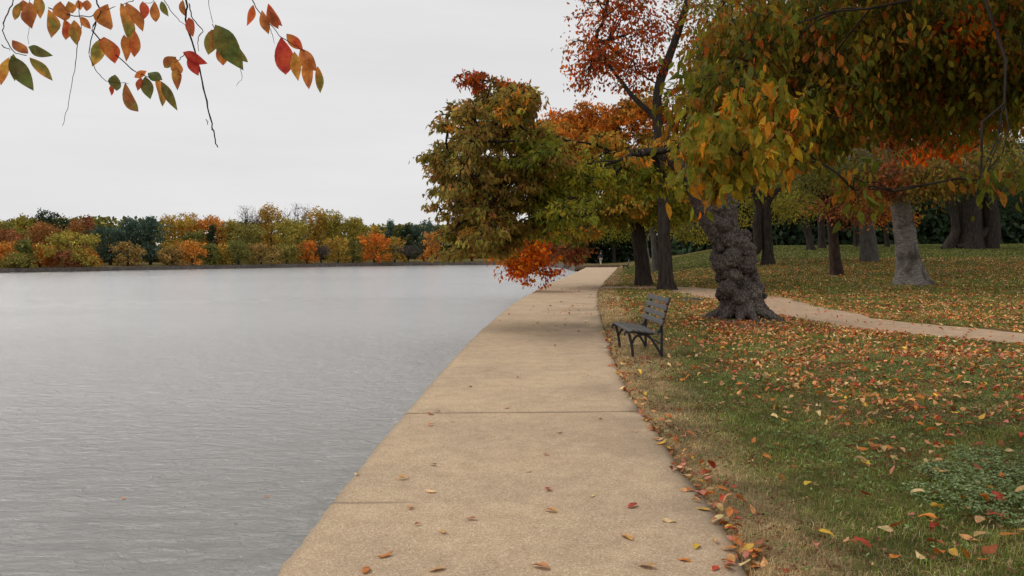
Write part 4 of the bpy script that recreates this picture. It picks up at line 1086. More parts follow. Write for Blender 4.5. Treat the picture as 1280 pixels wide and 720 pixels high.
    for gi, (D, tw, lv) in enumerate(groups):
        mb = MB()
        for pts, w_ in tw:
            Pw = [z(x, y, D + rn.normal(0, .015)) for x, y in pts]
            if pts[0][1] <= -40:   # joins the limb overhead
                j = min(limb[3:], key=lambda q: np.linalg.norm(q - Pw[0]))
                tt = np.linspace(0, 1, 5)[:-1, None]
                Pw = list(j + (Pw[0] - j) * tt + rn.normal(0, .012, (4, 3)) * np.array([[0], [1], [1], [1]])) + Pw
            Pw = np.array(Pw); s = np.linspace(0, 1, len(Pw)); g = np.linspace(0, 1, len(Pw) * 4)
            Pi = np.stack([np.interp(g, s, Pw[:, a]) for a in range(3)], 1) + rn.normal(0, .0012, (len(g), 3))
            r = D / (F * 2.977) * w_ * 1.5
            mb.tube(Pi, np.linspace(1.25, .55, len(g)) * r * (1 + .25 * (rn.random(len(g)) > .85)), 6)
        tw_o = mb.build('hanging_twig', M['twig'], root, True, b0)
        for (x0, y0, x1, y1, w_, c1, c2) in lv:
            A = z(x0, y0, D); B = z(x1, y1, D + rn.uniform(-.03, .03))
            u = B - A; ln_ = np.linalg.norm(u); wid_ = w_ * D / (F * 2.977)
            n_t, n_c = 9, 7; wid_ *= .86
            t_ = np.linspace(0, 1, n_t); prof = np.sin(PI * np.clip(t_, 0, 1) ** .92) ** .95 * (1 - .12 * t_); prof[0] = 0.03; prof[-1] = 0
            cc_ = np.linspace(-1, 1, n_c)
            view = unit(A - CAM); v = unit(np.cross(unit(u), view)); yaw = rn.uniform(-.7, .7)
            nn2 = np.cross(v, unit(u)); v = v * math.cos(yaw) + nn2 * math.sin(yaw); nn2 = np.cross(v, unit(u))
            fold = rn.uniform(.1, .55); bend = rn.uniform(-.22, .22); rip = rn.uniform(0, 6)
            V = [];
            for a_ in range(n_t):
                for b_ in cc_:
                    lift = fold * abs(b_) * wid_ * .5 * prof[a_] + bend * ln_ * math.sin(PI * t_[a_]) + .02 * ln_ * math.sin(9 * t_[a_] + rip + b_ * 2) * abs(b_)
                    V.append(A + u * t_[a_] + v * b_ * prof[a_] * wid_ * .5 * 1.12 / max(.6, math.cos(yaw)) + nn2 * lift)
            V = np.array(V)
            c1a, c2a = np.array(c1), np.array(c2)
            nz = np.array([mnoise.noise(Vector(p * 28)) for p in V])
            wg = np.clip(.5 + nz * 1.3 + (abs(np.tile(cc_, n_t)) - .5) * .5, 0, 1)[:, None]
            C = (c1a * (1 - wg) + c2a * wg) * 1.65
            lo = mk('leaf', V - b0, [grid_faces(n_t, n_c)], M['leaf_near'], tw_o, C, True)
near_left_tree()

# ------------------------------------------------------------------ benches
def bench(loc, rz, label, name='park_bench'):
    root = empty(name, loc); root.rotation_euler = (0, 0, rz)
    tag(root, label, 'bench', 'benches beside the paved path')
    Lh = .74
    # local: x 0 front .. back, y along the length
    def slat(n_, c, size, ang):
        mb = MB(); ca, sa = math.cos(ang), math.sin(ang)
        mb.box(c, size, [[ca, 0, sa], [0, 1, 0], [-sa, 0, ca]])
        o_ = mb.build(n_, M['wood'], root)
        b = o_.modifiers.new('b', 'BEVEL'); b.width = .006; b.segments = 2
    for k in range(5):
        slat('seat_slat', (-.085 + .094 * k, 0, .425 - .013 * k + (.0 if k else -.012)), (.070, 1.5, .026), .12 if k else -.25)
    for k in range(4):
        slat('back_slat', (.365 + .075 * math.sin(.30) + .112 * k * math.sin(.26), 0, .525 + .112 * k * math.cos(.26) + .01), (.024, 1.5, .084), .26)
    def frame(y):
        mb = MB()
        def bar(pts, w_, t_=.032):
            P = np.array([(x, y, z) for x, z in pts]); s = np.linspace(0, 1, len(P)); g = np.linspace(0, 1, len(P) * 4)
            # smooth (Catmull-like by repeated averaging)
            Pi = np.stack([np.interp(g, s, P[:, a]) for a in range(3)], 1)
            for _ in range(3): Pi[1:-1] = (Pi[:-2] + 2 * Pi[1:-1] + Pi[2:]) / 4
            T = unit(np.gradient(Pi, axis=0)); Nn = np.stack([T[:, 2], 0 * T[:, 0], -T[:, 0]], 1)
            hw = w_ / 2; V = []
            for a_, b_ in ((-1, -1), (1, -1), (1, 1), (-1, 1)):
                V.append(Pi + Nn * hw * a_ + np.array([0, t_ / 2 * b_, 0]))
            V = np.stack(V, 1).reshape(-1, 3); n = len(Pi)
            i = np.arange(n - 1)[:, None] * 4; j = np.arange(4)[None]; k = (j + 1) % 4
            Q = np.stack([i + j, i + k, i + 4 + k, i + 4 + j], -1).reshape(-1, 4)
            Q = np.vstack([Q, [(3, 2, 1, 0)], [((n - 1) * 4, (n - 1) * 4 + 1, (n - 1) * 4 + 2, (n - 1) * 4 + 3)]])
            mb.add(V, Q)
        bar([(-.15, .375), (-.13, .40), (.05, .385), (.22, .36), (.33, .365), (.385, .41), (.41, .50), (.455, .68), (.51, .87), (.53, .895)], .042)    # seat rail running up the back
        bar([(-.10, .385), (-.075, .30), (-.045, .16), (-.03, .0), (-.05, -.02)], .040)      # front leg
        bar([(-.05, .22), (.0, .32), (.10, .355), (.21, .33), (.30, .2), (.385, .07), (.40, -.02)], .034)   # arch into rear leg
        bar([(.40, .47), (.405, .3), (.40, .12), (.41, -.02)], .036)     # rear leg
        bar([(-.15, .375), (-.165, .36), (-.16, .34), (-.145, .345)], .02)
        mb.box((-.045, y, .0), (.10, .05, .02)); mb.box((.41, y, .0), (.09, .05, .02))
        o_ = mb.build('iron_frame', M['iron'], root); b = o_.modifiers.new('b', 'BEVEL'); b.width = .004; b.segments = 1
    frame(-.6); frame(.6)
    mb = MB(); mb.box((.41, 0, .2), (.02, 1.2, .02)); mb.build('stretcher', M['iron'], root)
    return root
bx, by = 1.83, 12.42
bench((bx, by, Hs(bx + .2, by) - .0), 0.03, 'dark slatted bench with black iron frames facing the water on the near lawn edge')
fb = hit(780, 336.5)
bench((fb[0], fb[1], Hs(fb[0] + .2, fb[1])), -.1, 'small distant dark bench far up the right side of the paved path')

# ------------------------------------------------------------------ walker at the end of the path
def walker():
    f = flat(751, 332.2)
    root = empty('person', (f[0], f[1], 0)); root.rotation_euler = (0, 0, .3)
    tag(root, 'person in dark blue jacket and pale trousers walking at the far end of the path', 'person')
    def skin(name, verts, edges, rad, m, sub=2):
        me = bpy.data.meshes.new(name + '_s'); me.from_pydata(verts, edges, []); o = bpy.data.objects.new(name + '_s', me); COL.objects.link(o)
        md = o.modifiers.new('s', 'SKIN'); sb = o.modifiers.new('u', 'SUBSURF'); sb.levels = sub
        sv = me.skin_vertices[0] if len(me.skin_vertices) else None
        if sv is None:
            import bmesh
            bm = bmesh.new(); bm.from_mesh(me); bm.verts.layers.skin.verify(); bm.to_mesh(me); bm.free(); sv = me.skin_vertices[0]
        for i, r in enumerate(rad):
            sv.data[i].radius = (r, r) if not isinstance(r, tuple) else r
            sv.data[i].use_root = (i == 0)
        me2 = bpy.data.meshes.new_from_object(o.evaluated_get(bpy.context.evaluated_depsgraph_get()))
        bpy.data.objects.remove(o)
        me2.materials.clear(); me2.materials.append(m); me2.polygons.foreach_set('use_smooth', np.ones(len(me2.polygons), bool))
        o2 = bpy.data.objects.new(name, me2); COL.objects.link(o2); o2.parent = root; return o2
    sk = simple_noise_mat('skin', (.4, .24, .17), (.46, .29, .21), 20, .6); jk = simple_noise_mat('jacket_cloth', (.02, .025, .055), (.035, .04, .08), 20)
    tr = simple_noise_mat('trouser_cloth', (.5, .44, .36), (.6, .53, .44), 20); hr = simple_noise_mat('hair_fibre', (.03, .02, .015), (.05, .035, .025), 30)
    sh = simple_noise_mat('shoe_leather', (.02, .02, .02), (.05, .045, .04), 20)
    v = [(0, 0, .95), (0, 0, 1.15), (0, .01, 1.38), (0, .02, 1.48), (0, .03, 1.56), (0, .035, 1.66), (0, .03, 1.74),
         (.18, .01, 1.42), (.24, -.06, 1.15), (.25, .05, .92), (.25, .08, .84), (-.18, .01, 1.42), (-.24, .08, 1.15), (-.25, .2, .95), (-.25, .24, .88),
         (.09, .0, .88), (.10, .14, .50), (.10, .10, .09), (.10, .25, .04), (-.09, 0, .88), (-.10, -.06, .50), (-.10, -.24, .12), (-.10, -.12, .04)]
    e = [(0, 1), (1, 2), (2, 3), (3, 4), (4, 5), (5, 6), (2, 7), (7, 8), (8, 9), (9, 10), (2, 11), (11, 12), (12, 13), (13, 14), (0, 15), (15, 16), (16, 17), (17, 18), (0, 19), (19, 20), (20, 21), (21, 22)]
    r = [.13, .12, .13, .06, .055, .085, .06, .055, .04, .03, .035, .055, .04, .03, .035, .08, .055, .04, .035, .08, .055, .04, .035]
    skin('body', v, e, r, sk)
    jv = [(0, 0, .92)] + v[1:4] + [v[7], v[8], v[9], v[11], v[12], v[13]]
    skin('jacket', jv, [(0, 1), (1, 2), (2, 3), (2, 4), (4, 5), (5, 6), (2, 7), (7, 8), (8, 9)], [.165, .15, .155, .075, .08, .06, .048, .08, .06, .048], jk)
    skin('trousers', [(0, 0, .96), v[15], v[16], v[17], v[19], v[20], v[21]], [(0, 1), (1, 2), (2, 3), (0, 4), (4, 5), (5, 6)], [.14, .105, .078, .062, .105, .078, .062], tr)
    for a_, b_ in ((17, 18), (21, 22)):
        skin('shoe', [v[a_], v[b_]], [(0, 1)], [.05, .045], sh)
    skin('hair', [(0, .0, 1.68), (0, .0, 1.77)], [(0, 1)], [.095, .075], hr)
walker()

# flat metal cover in the litter
c = hit(865, 375.5)
th = np.linspace(0, 2 * PI, 33)[:-1]
mb = MB(); r = .31
V = [(0, 0, .05)] + [(r * .92 * math.cos(a), r * .92 * math.sin(a), .05) for a in th] + [(r * math.cos(a), r * math.sin(a), .045) for a in th] + [(r * 1.05 * math.cos(a), r * 1.05 * math.sin(a), -.05) for a in th]
mb.add(V, [(1 + k * 32 + j, 33 + k * 32 + j, 33 + k * 32 + (j + 1) % 32, 1 + k * 32 + (j + 1) % 32) for k in range(2) for j in range(32)], [(0, 1 + j, 1 + (j + 1) % 32) for j in range(32)])
for k in range(-3, 4): mb.box((0, k * .075, .054), (.5 * math.sqrt(max(.1, 1 - (k * .075 / r) ** 2)), .02, .012))
co_ = mb.build('ground_cover_plate', M['cover']); co_.location = (c[0], c[1], Hs(c[0], c[1])); tag(co_, 'flat dark grey round cover lying in the leaves left of the burled trunk', 'cover')

# ------------------------------------------------------------------ grass
def grass():
    rn = np.random.default_rng(91)
    parts = []
    def zone(y0, y1, dens, hgt, wid_, maxx):
        A = (y1 - y0) * maxx; n = int(A * dens)
        y = rn.uniform(y0, y1, n); x = XR(y) + rn.uniform(-.03, maxx, n)
        m = (x < y * .68 + .6)
        x, y = x[m], y[m]
        fd = fpdist(x, y)
        m = (fd > 1.05 * (.75 + .5 * vnoise(x, y, 2, 5))) & (np.hypot(x - 5.25, y - 18) > .9 + .5 * vnoise(x, y, 2, 6))
        x, y = x[m], y[m]
        dr0 = dry_mask(x, y)
        m = rn.random(len(x)) < (.35 + .75 * fnoise(x, y, 1.5, 9) + .4 * dr0)
        x, y, dr0 = x[m], y[m], dr0[m]
        n = len(x)
        isdry = rn.random(n) < np.clip(dr0 * 1.0 + .08 + .22 * ss(.5, .7, fnoise(x, y, .6, 77)), 0, 1)
        g = fnoise(x, y, .8, 14)
        cg = np.array([(.155, .23, .045)]) * (1 - g[:, None]) + np.array([(.27, .26, .07)]) * g[:, None]
        cg = cg * np.exp(rn.normal(0, .25, (n, 1)))
        cd = pick('straw', n, rn, .2)
        tf_ = fnoise(x, y, 3.5, 19)
        C = np.where(isdry[:, None], cd, cg) * (.65 + .75 * ss(.25, .7, tf_))[:, None]
        h_ = hgt * rn.uniform(.5, 1.3, n) * (.7 + .7 * vnoise(x, y, 2.4, 3)); 
        az = rn.uniform(0, 2 * PI, n); lean = np.where(isdry, rn.uniform(.5, 1.5, n), rn.uniform(.1, 1.0, n))
        z = H(x, y) - .006
        dx, dy = np.cos(az), np.sin(az)
        w_ = wid_ * rn.uniform(.6, 1.2, n) * np.where(isdry, .7, 1)
        B = np.stack([x, y, z], 1); side = np.stack([-dy, dx, 0 * dx], 1) * w_[:, None] * .5
        mid = B + np.stack([dx * lean * .3 * h_, dy * lean * .3 * h_, h_ * .6], 1)
        tip = B + np.stack([dx * lean * h_, dy * lean * h_, h_ * (1.05 - .35 * lean)], 1)
        C = C * (1 - .35 * ss(24, 45, y))[:, None]  # canopy shade put into the blade colour, darker towards the back lawn
        V = np.stack([B - side, B + side, mid + side * .75, mid - side * .75, tip], 1)
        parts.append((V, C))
    zone(3.2, 6.5, 6000, .045, .0052, 4.6)
    zone(6.5, 10.5, 3200, .045, .0075, 6.8)
    zone(10.5, 16, 1400, .05, .010, 11)
    zone(16, 26, 700, .06, .018, 17)
    zone(26, 50, 220, .08, .035, 32)
    zone(50, 92, 60, .10, .08, 60)
    V = np.concatenate([p[0] for p in parts]); C = np.concatenate([p[1] for p in parts])
    n = len(V); b = (np.arange(n) * 5)[:, None]
    Q = b + np.array([[0, 1, 2, 3]]); T = b + np.array([[3, 2, 4]])
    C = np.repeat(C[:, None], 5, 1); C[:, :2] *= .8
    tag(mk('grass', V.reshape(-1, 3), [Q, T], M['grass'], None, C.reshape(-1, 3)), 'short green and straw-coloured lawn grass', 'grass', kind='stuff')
    print('grass blades', n)
    # clover
    V, Tn, C = [], [], []
    cl = [(hit(px, py), r) for px, py, r in ((1235, 610, .42), (1262, 640, .4), (1190, 600, .25), (1270, 590, .35), (1165, 625, .18), (1215, 575, .2))]
    P = []
    for c_, r in cl:
        n = int(4200 * r * r); a = rn.uniform(0, 2 * PI, n); q = r * np.sqrt(rn.random(n)) * (.7 + .5 * vnoise(np.cos(a), np.sin(a), 1.5, 8))
        P.append(np.stack([c_[0] + q * np.cos(a), c_[1] + 1.3 * q * np.sin(a)], 1))
    P = np.vstack(P); n = len(P)
    pos = np.stack([P[:, 0], P[:, 1], H(P[:, 0], P[:, 1]) + rn.uniform(.025, .07, n)], 1)
    az = rn.uniform(0, 2 * PI, n); pos3 = np.repeat(pos, 3, 0); az3 = (az[:, None] + np.array([0, 2.1, 4.2])).ravel()
    u = np.stack([np.cos(az3), np.sin(az3), rn.normal(.1, .3, 3 * n)], 1)
    V, Q, T, C = leaf_arrays(pos3, u, rn.uniform(.011, .021, 3 * n), .95, pick([(.24, .32, .12), (.34, .4, .2), (.15, .22, .08)], 3 * n, rn), rn=np.random.default_rng(5), up=True)
    tag(mk('clover', V, [T], M['grass'], None, C), 'dark green clover patch at the right edge of the near lawn', 'clover', kind='stuff')
grass()
def ground_bits(name, label, cat, n, y1, size, pal, hgt, flat_, seed, patch):
    rn = np.random.default_rng(seed)
    y = 3.3 + (y1 - 3.3) * rn.random(n) ** .9; x = XR(y) + rn.uniform(.1, 8, n)
    m = (x < y * .68 + .5) & (rn.random(n) < patch(x, y)) & (fpdist(x, y) > 1.0)
    x, y = x[m], y[m]; n = len(x)
    # rosettes of three or four leaflets
    k = 4; az = (rn.uniform(0, 6.28, n)[:, None] + np.arange(k) * 1.6 + rn.normal(0, .3, (n, k))).ravel()
    pos = np.repeat(np.stack([x, y, H(x, y) + rn.uniform(*hgt, n)], 1), k, 0)
    u = np.stack([np.cos(az), np.sin(az), rn.normal(.25, .4, n * k)], 1)
    V, Q, T, C = leaf_arrays(pos, u, rn.uniform(size[0], size[1], n * k), .5, pick(pal, n * k, rn, .3), rn=rn, up=flat_)
    tag(mk(name, V, [T], M['grass'], None, C), label, cat, kind='stuff')
ground_bits('weeds', 'broad-leaved weeds tufted through the near lawn', 'weeds', 30000, 11, (.012, .034), [(.17, .25, .06), (.25, .33, .12), (.11, .17, .04), (.2, .24, .08)], (.015, .05), True, 501,
            lambda x, y: .12 + .75 * ss(.42, .66, fnoise(x, y, 1.4, 83)) * ss(.6, 1.4, x - XR(y)))
ground_bits('thatch', 'brown dead grass and crumbled leaf bits in the near lawn', 'thatch', 26000, 12, (.010, .032), [(.3, .15, .07), (.22, .1, .05), (.42, .28, .13), (.14, .06, .035)], (.005, .045), False, 502,
            lambda x, y: .15 + .7 * ss(.45, .68, fnoise(x, y, 1.7, 87)))

# ------------------------------------------------------------------ fallen leaves
LC = dict(orange=(.58, .19, .03), red=(.46, .06, .025), tan=(.58, .34, .15), cream=(.74, .54, .28), yellow=(.68, .42, .05), rust=(.36, .11, .035), pink=(.55, .19, .12), brown=(.18, .085, .035), peach=(.66, .31, .12))
def fallen_shapes():
    out = []
    for i in range(9):
        rn = np.random.default_rng(300 + i)
        n_t, n_c = 8, 7
        t_ = np.linspace(0, 1, n_t); prof = np.sin(PI * t_ ** .85) ** .8; prof[0] = .04; prof[-1] = 0
        cc_ = np.linspace(-1, 1, n_c); V = []
        curl = (.1, .35, .8, .2, 1.1, .5, -.3, .15, .7)[i]; bend = rn.uniform(-.12, .2); tw = rn.uniform(-.5, .5); wid_ = rn.uniform(.42, .56)
        for a in t_:
            for b in cc_:
                p_ = prof[list(t_).index(a)] * wid_ * .5
                ang = b * curl * 1.3
                x = a - .5; y = (math.sin(ang) / (curl * 1.3) if abs(curl) > .01 else b) * p_
                z = (1 - math.cos(ang)) * p_ * 1.1 * np.sign(curl) + bend * math.sin(PI * a) + .03 * math.sin(8 * a + b * 2 + i)
                z += tw * (a - .5) * y
                V.append((x, y, z))
        V = np.array(V); V[:, 2] -= V[:, 2].min()
        Fq = grid_faces(n_t, n_c); nz = np.array([mnoise.noise(Vector(p) * 5 + Vector((i, 0, 0))) for p in V])
        C = np.clip(1 + .5 * nz, .5, 1.4)[:, None] * np.array([[1, 1, 1.0]]); C[:, 1] *= np.clip(1 - .3 * nz, .6, 1.2)
        mb = MB(); mb.add(V, Fq, None, C)
        mb.tube([(-.5, 0, V[3, 2]), (-.62, .02, V[3, 2] + .02), (-.74, .03, .01)], [.012, .009, .008], 4, C=(.5, .4, .4))
        o = mb.build('fallen_leaf', M['fallen_one'], None, True)
        out.append((o.data, V, np.vstack(mb.V)))
        bpy.data.objects.remove(o)
    return out
SHAPES = fallen_shapes()
def put_leaf(x, y, z, s, colr, label, seed, shape=None, group='fallen leaves', tilt=.18):
    rn = random.Random(seed)
    k = rn.randrange(9) if shape is None else shape
    o = bpy.data.objects.new('fallen_leaf', SHAPES[k][0]); COL.objects.link(o)
    o.location = (x, y, z); o.rotation_euler = (rn.gauss(0, tilt), rn.gauss(0, tilt), rn.uniform(0, 6.28)); o.scale = (s, s, s * rn.uniform(.8, 1.1))
    j = math.exp(rn.gauss(0, .12)); o.color = (colr[0] * j, colr[1] * j * rn.uniform(.9, 1.1), colr[2] * j, 1)
    tag(o, label, 'leaf', group)
    # rest the lowest point on the surface
    Mx = o.rotation_euler.to_matrix()
    zz = min((Mx @ Vector((v[0] * o.scale[0], v[1] * o.scale[1], v[2] * o.scale[2]))).z for v in SHAPES[k][1][::3])
    o.location.z = z - zz + .001
    return o
PATHL = [
    (538, 518, 'orange', .085, 'bright orange-red leaf lying across the farther slab joint near the water edge'), (547, 515, 'brown', .06, 'small brown leaf touching the orange-red one on the farther slab joint'),
    (538.6, 532, 'peach', .065, 'peach leaf just below the orange-red leaf at the farther joint'), (565, 527.5, 'cream', .045, 'tiny pale leaf right of the peach one by the farther joint'),
    (634, 511, 'red', .06, 'flat reddish leaf just above the farther slab joint at mid path'), (587, 484, 'brown', .06, 'small brown leaf in mid distance on the left of the path'),
    (647, 472, 'rust', .05, 'small rust leaf in mid distance near the middle of the path'), (542, 582, 'brown', .055, 'thin dark leaf between the two joints on the water side'),
    (504, 599, 'tan', .075, 'tan leaf between the two joints near the water edge'), (446, 594, 'cream', .05, 'small pale leaf right on the water edge above the nearer joint'),
    (538, 615, 'cream', .075, 'pale creamy leaf just above the nearer joint'), (660, 590, 'cream', .045, 'tiny pale leaf at mid path between the joints'),
    (683, 569, 'red', .04, 'tiny red leaf at mid path between the joints'), (685, 613, 'red', .065, 'deep red leaf at mid path just above the nearer joint'),
    (688, 640, 'peach', .075, 'peach-orange leaf at mid path just below the nearer joint'), (590, 650, 'rust', .06, 'small brown-red upright leaf below the nearer joint'),
    (512.5, 636, 'peach', .065, 'peach leaf left of centre just below the nearer joint'), (553.6, 666, 'tan', .06, 'small curled tan leaf at mid path in the foreground'),
    (482, 696, 'orange', .08, 'orange curled leaf in the near left foreground of the path'), (458, 714, 'orange', .08, 'orange leaf at the bottom left end of the path'),
    (546.5, 713, 'tan', .085, 'tan leaf at the bottom edge left of the middle of the path'), (677, 711, 'peach', .09, 'long peach leaf at the bottom edge at mid path'),
    (522, 657, 'pink', .04, 'faint pinkish speck of a leaf in the near left path'), (791, 634, 'red', .08, 'flat dark red leaf on the right half of the path by the nearer joint'),
    (784, 673, 'peach', .09, 'large curled peach leaf on the right half of the near path'), (836, 652.5, 'cream', .08, 'pale flat leaf right of the dark red one on the path'),
    (870.6, 684.6, 'yellow', .075, 'golden yellow leaf on the near path close to the grass'), (856, 702, 'orange', .06, 'small orange leaf left of the golden one'),
    (809, 710, 'tan', .085, 'tan cupped leaf at the bottom edge on the right half of the path'), (893, 679, 'tan', .06, 'tan leaf between the golden one and the grass edge'),
    (894, 712, 'red', .06, 'red leaf at the bottom edge near the grass'), (913, 707, 'pink', .06, 'pink leaf at the bottom edge touching the leaf line'),
    (741, 621, 'cream', .045, 'tiny pale leaf on the right half of the path'), (795, 540, 'cream', .05, 'small pale leaf on the path close to the grass below the farther joint'),
    (750, 524, 'brown', .045, 'small brown leaf just under the farther joint on the right'), (700, 542, 'brown', .045, 'small brown leaf under the farther joint at mid path'),
    (827, 555, 'yellow', .10, 'large yellow leaf in the leaf line at the grass edge'), (820, 538, 'red', .09, 'large red leaf above the yellow one at the grass edge'),
    (807, 521, 'red', .10, 'large crumpled red leaf at the grass edge by the farther joint'), (835, 547, 'rust', .08, 'dark red leaf standing up in the grass behind the yellow one'),
    (694, 433, 'brown', .06, 'small dark leaf on the path left of the bench'), (660, 440, 'rust', .05, 'small rust leaf on the mid path well left of the bench'),
    (715, 450, 'tan', .05, 'small tan leaf on the path in front of the bench'), (735, 470, 'peach', .05, 'small peach leaf on the path below the bench'), (610, 462, 'tan', .05, 'small tan leaf near the water edge in mid distance'),
    (873, 604, 'yellow', .095, 'bright yellow leaf in the leaf line halfway down the grass edge'), (877, 618, 'pink', .085, 'pink leaf just below the bright yellow one in the leaf line'), (879, 638, 'yellow', .08, 'golden leaf below the pink one in the leaf line'),
]
GRASSL = [
    (1171, 646, 'yellow', .10, 'long bright yellow leaf beside the clover'), (1244.5, 655.5, 'red', .10, 'large glossy red leaf in the clover at the right'), (1147, 625.5, 'cream', .08, 'pale flat leaf left of the clover'),
    (1206.7, 646, 'peach', .07, 'salmon leaf right of the long yellow one'), (1159, 585, 'cream', .075, 'cream leaf lying flat above the clover'), (1172, 586, 'tan', .075, 'tan leaf touching the cream one above the clover'),
    (1082, 628, 'red', .09, 'red leaf in the grass in the middle of the near lawn'), (1115.6, 598, 'pink', .08, 'pink curled leaf in the middle of the near lawn'), (1120, 673, 'orange', .10, 'orange folded leaf low in the near lawn'),
    (1170, 691, 'rust', .11, 'large rust leaf near the bottom edge of the lawn'), (1169, 671, 'red', .09, 'crimson leaf just above the large rust one'), (1224, 678, 'tan', .09, 'orange-tan upright leaf near the bottom right'),
    (1211, 683, 'peach', .10, 'long peach leaf lying under the orange-tan upright one'), (1159, 658, 'orange', .09, 'round orange leaf just left of and below the long yellow one'), (1209, 658, 'rust', .08, 'brown upright leaf below the salmon one'),
    (1222, 594, 'rust', .08, 'orange-brown leaf sunk in the clover'), (1252, 603, 'orange', .06, 'small orange leaf on top of the clover'), (1277, 624, 'tan', .08, 'pale tan leaf at the right edge of the clover'),
    (1107, 672, 'cream', .075, 'cream cupped leaf beside the orange folded one'), (1137, 655.5, 'pink', .08, 'pale pink leaf left of the round orange one'), (1191, 704, 'yellow', .10, 'golden leaf at the bottom edge among orange ones'),
    (1204, 711, 'orange', .09, 'orange leaf overlapping the golden one at the bottom edge'), (1175, 709, 'orange', .11, 'wide orange leaf left of the golden one at the bottom edge'), (1261, 571, 'cream', .08, 'cream leaf above the clover at the right'),
    (1009.6, 612, 'yellow', .09, 'dull yellow leaf at the border of straw and green grass'), (995, 596, 'orange', .10, 'orange arched leaf in the straw-coloured grass'), (1074, 574, 'cream', .08, 'slender yellow-cream curled leaf in the mid lawn'),
    (1111.7, 567, 'orange', .085, 'orange leaf with pale rim in the mid lawn'), (1032.5, 680, 'yellow', .08, 'golden tan leaf low on the straw side of the lawn'), (1078, 691, 'red', .09, 'dark red leaf low in the near lawn'),
    (1005, 695, 'red', .085, 'red leaf low in the straw grass'), (1020, 693, 'pink', .07, 'pink leaf right of the red one in the straw grass'), (940, 650, 'peach', .06, 'peach leaf in the straw grass near the path'),
    (889, 594, 'red', .09, 'red leaf in the straw beside the bright yellow leaf of the edge line'), (1237, 700, 'rust', .09, 'brown-orange leaf near the bottom right of the lawn'), (1262, 680, 'orange', .10, 'orange leaf at the far bottom right'), (1274, 678, 'yellow', .09, 'golden leaf at the right edge near the bottom'),
    (1255, 655, 'tan', .08, 'tan leaf right of the large glossy red one'), (1198, 548, 'red', .08, 'rose-red leaf in the mid lawn above the clover'), (1228, 530, 'yellow', .08, 'thin yellowish leaf in the mid lawn near the right edge'),
]
sd = 1000
cnt = 0
for px, py, cn, s, lab in PATHL:
    p = flat(px, py); put_leaf(p[0], p[1], .004, s * 1.15, LC[cn], lab, sd, tilt=.1); sd += 1; cnt += 1
for px, py, cn, s, lab in GRASSL:
    p = hit(px, py); put_leaf(p[0], p[1], Hs(p[0], p[1]) + .038, s * 1.12, LC[cn], lab, sd, tilt=.35); sd += 1; cnt += 1
for px, py, lab in ((154, 624, 'small orange leaf afloat on the left of the water'), (333, 622, 'small orange leaf afloat near the seawall')):
    p = flat(px, py, WZ); put_leaf(p[0], p[1], WZ + .004, .06, LC['orange'], lab, sd, shape=0, tilt=.02); sd += 1; cnt += 1

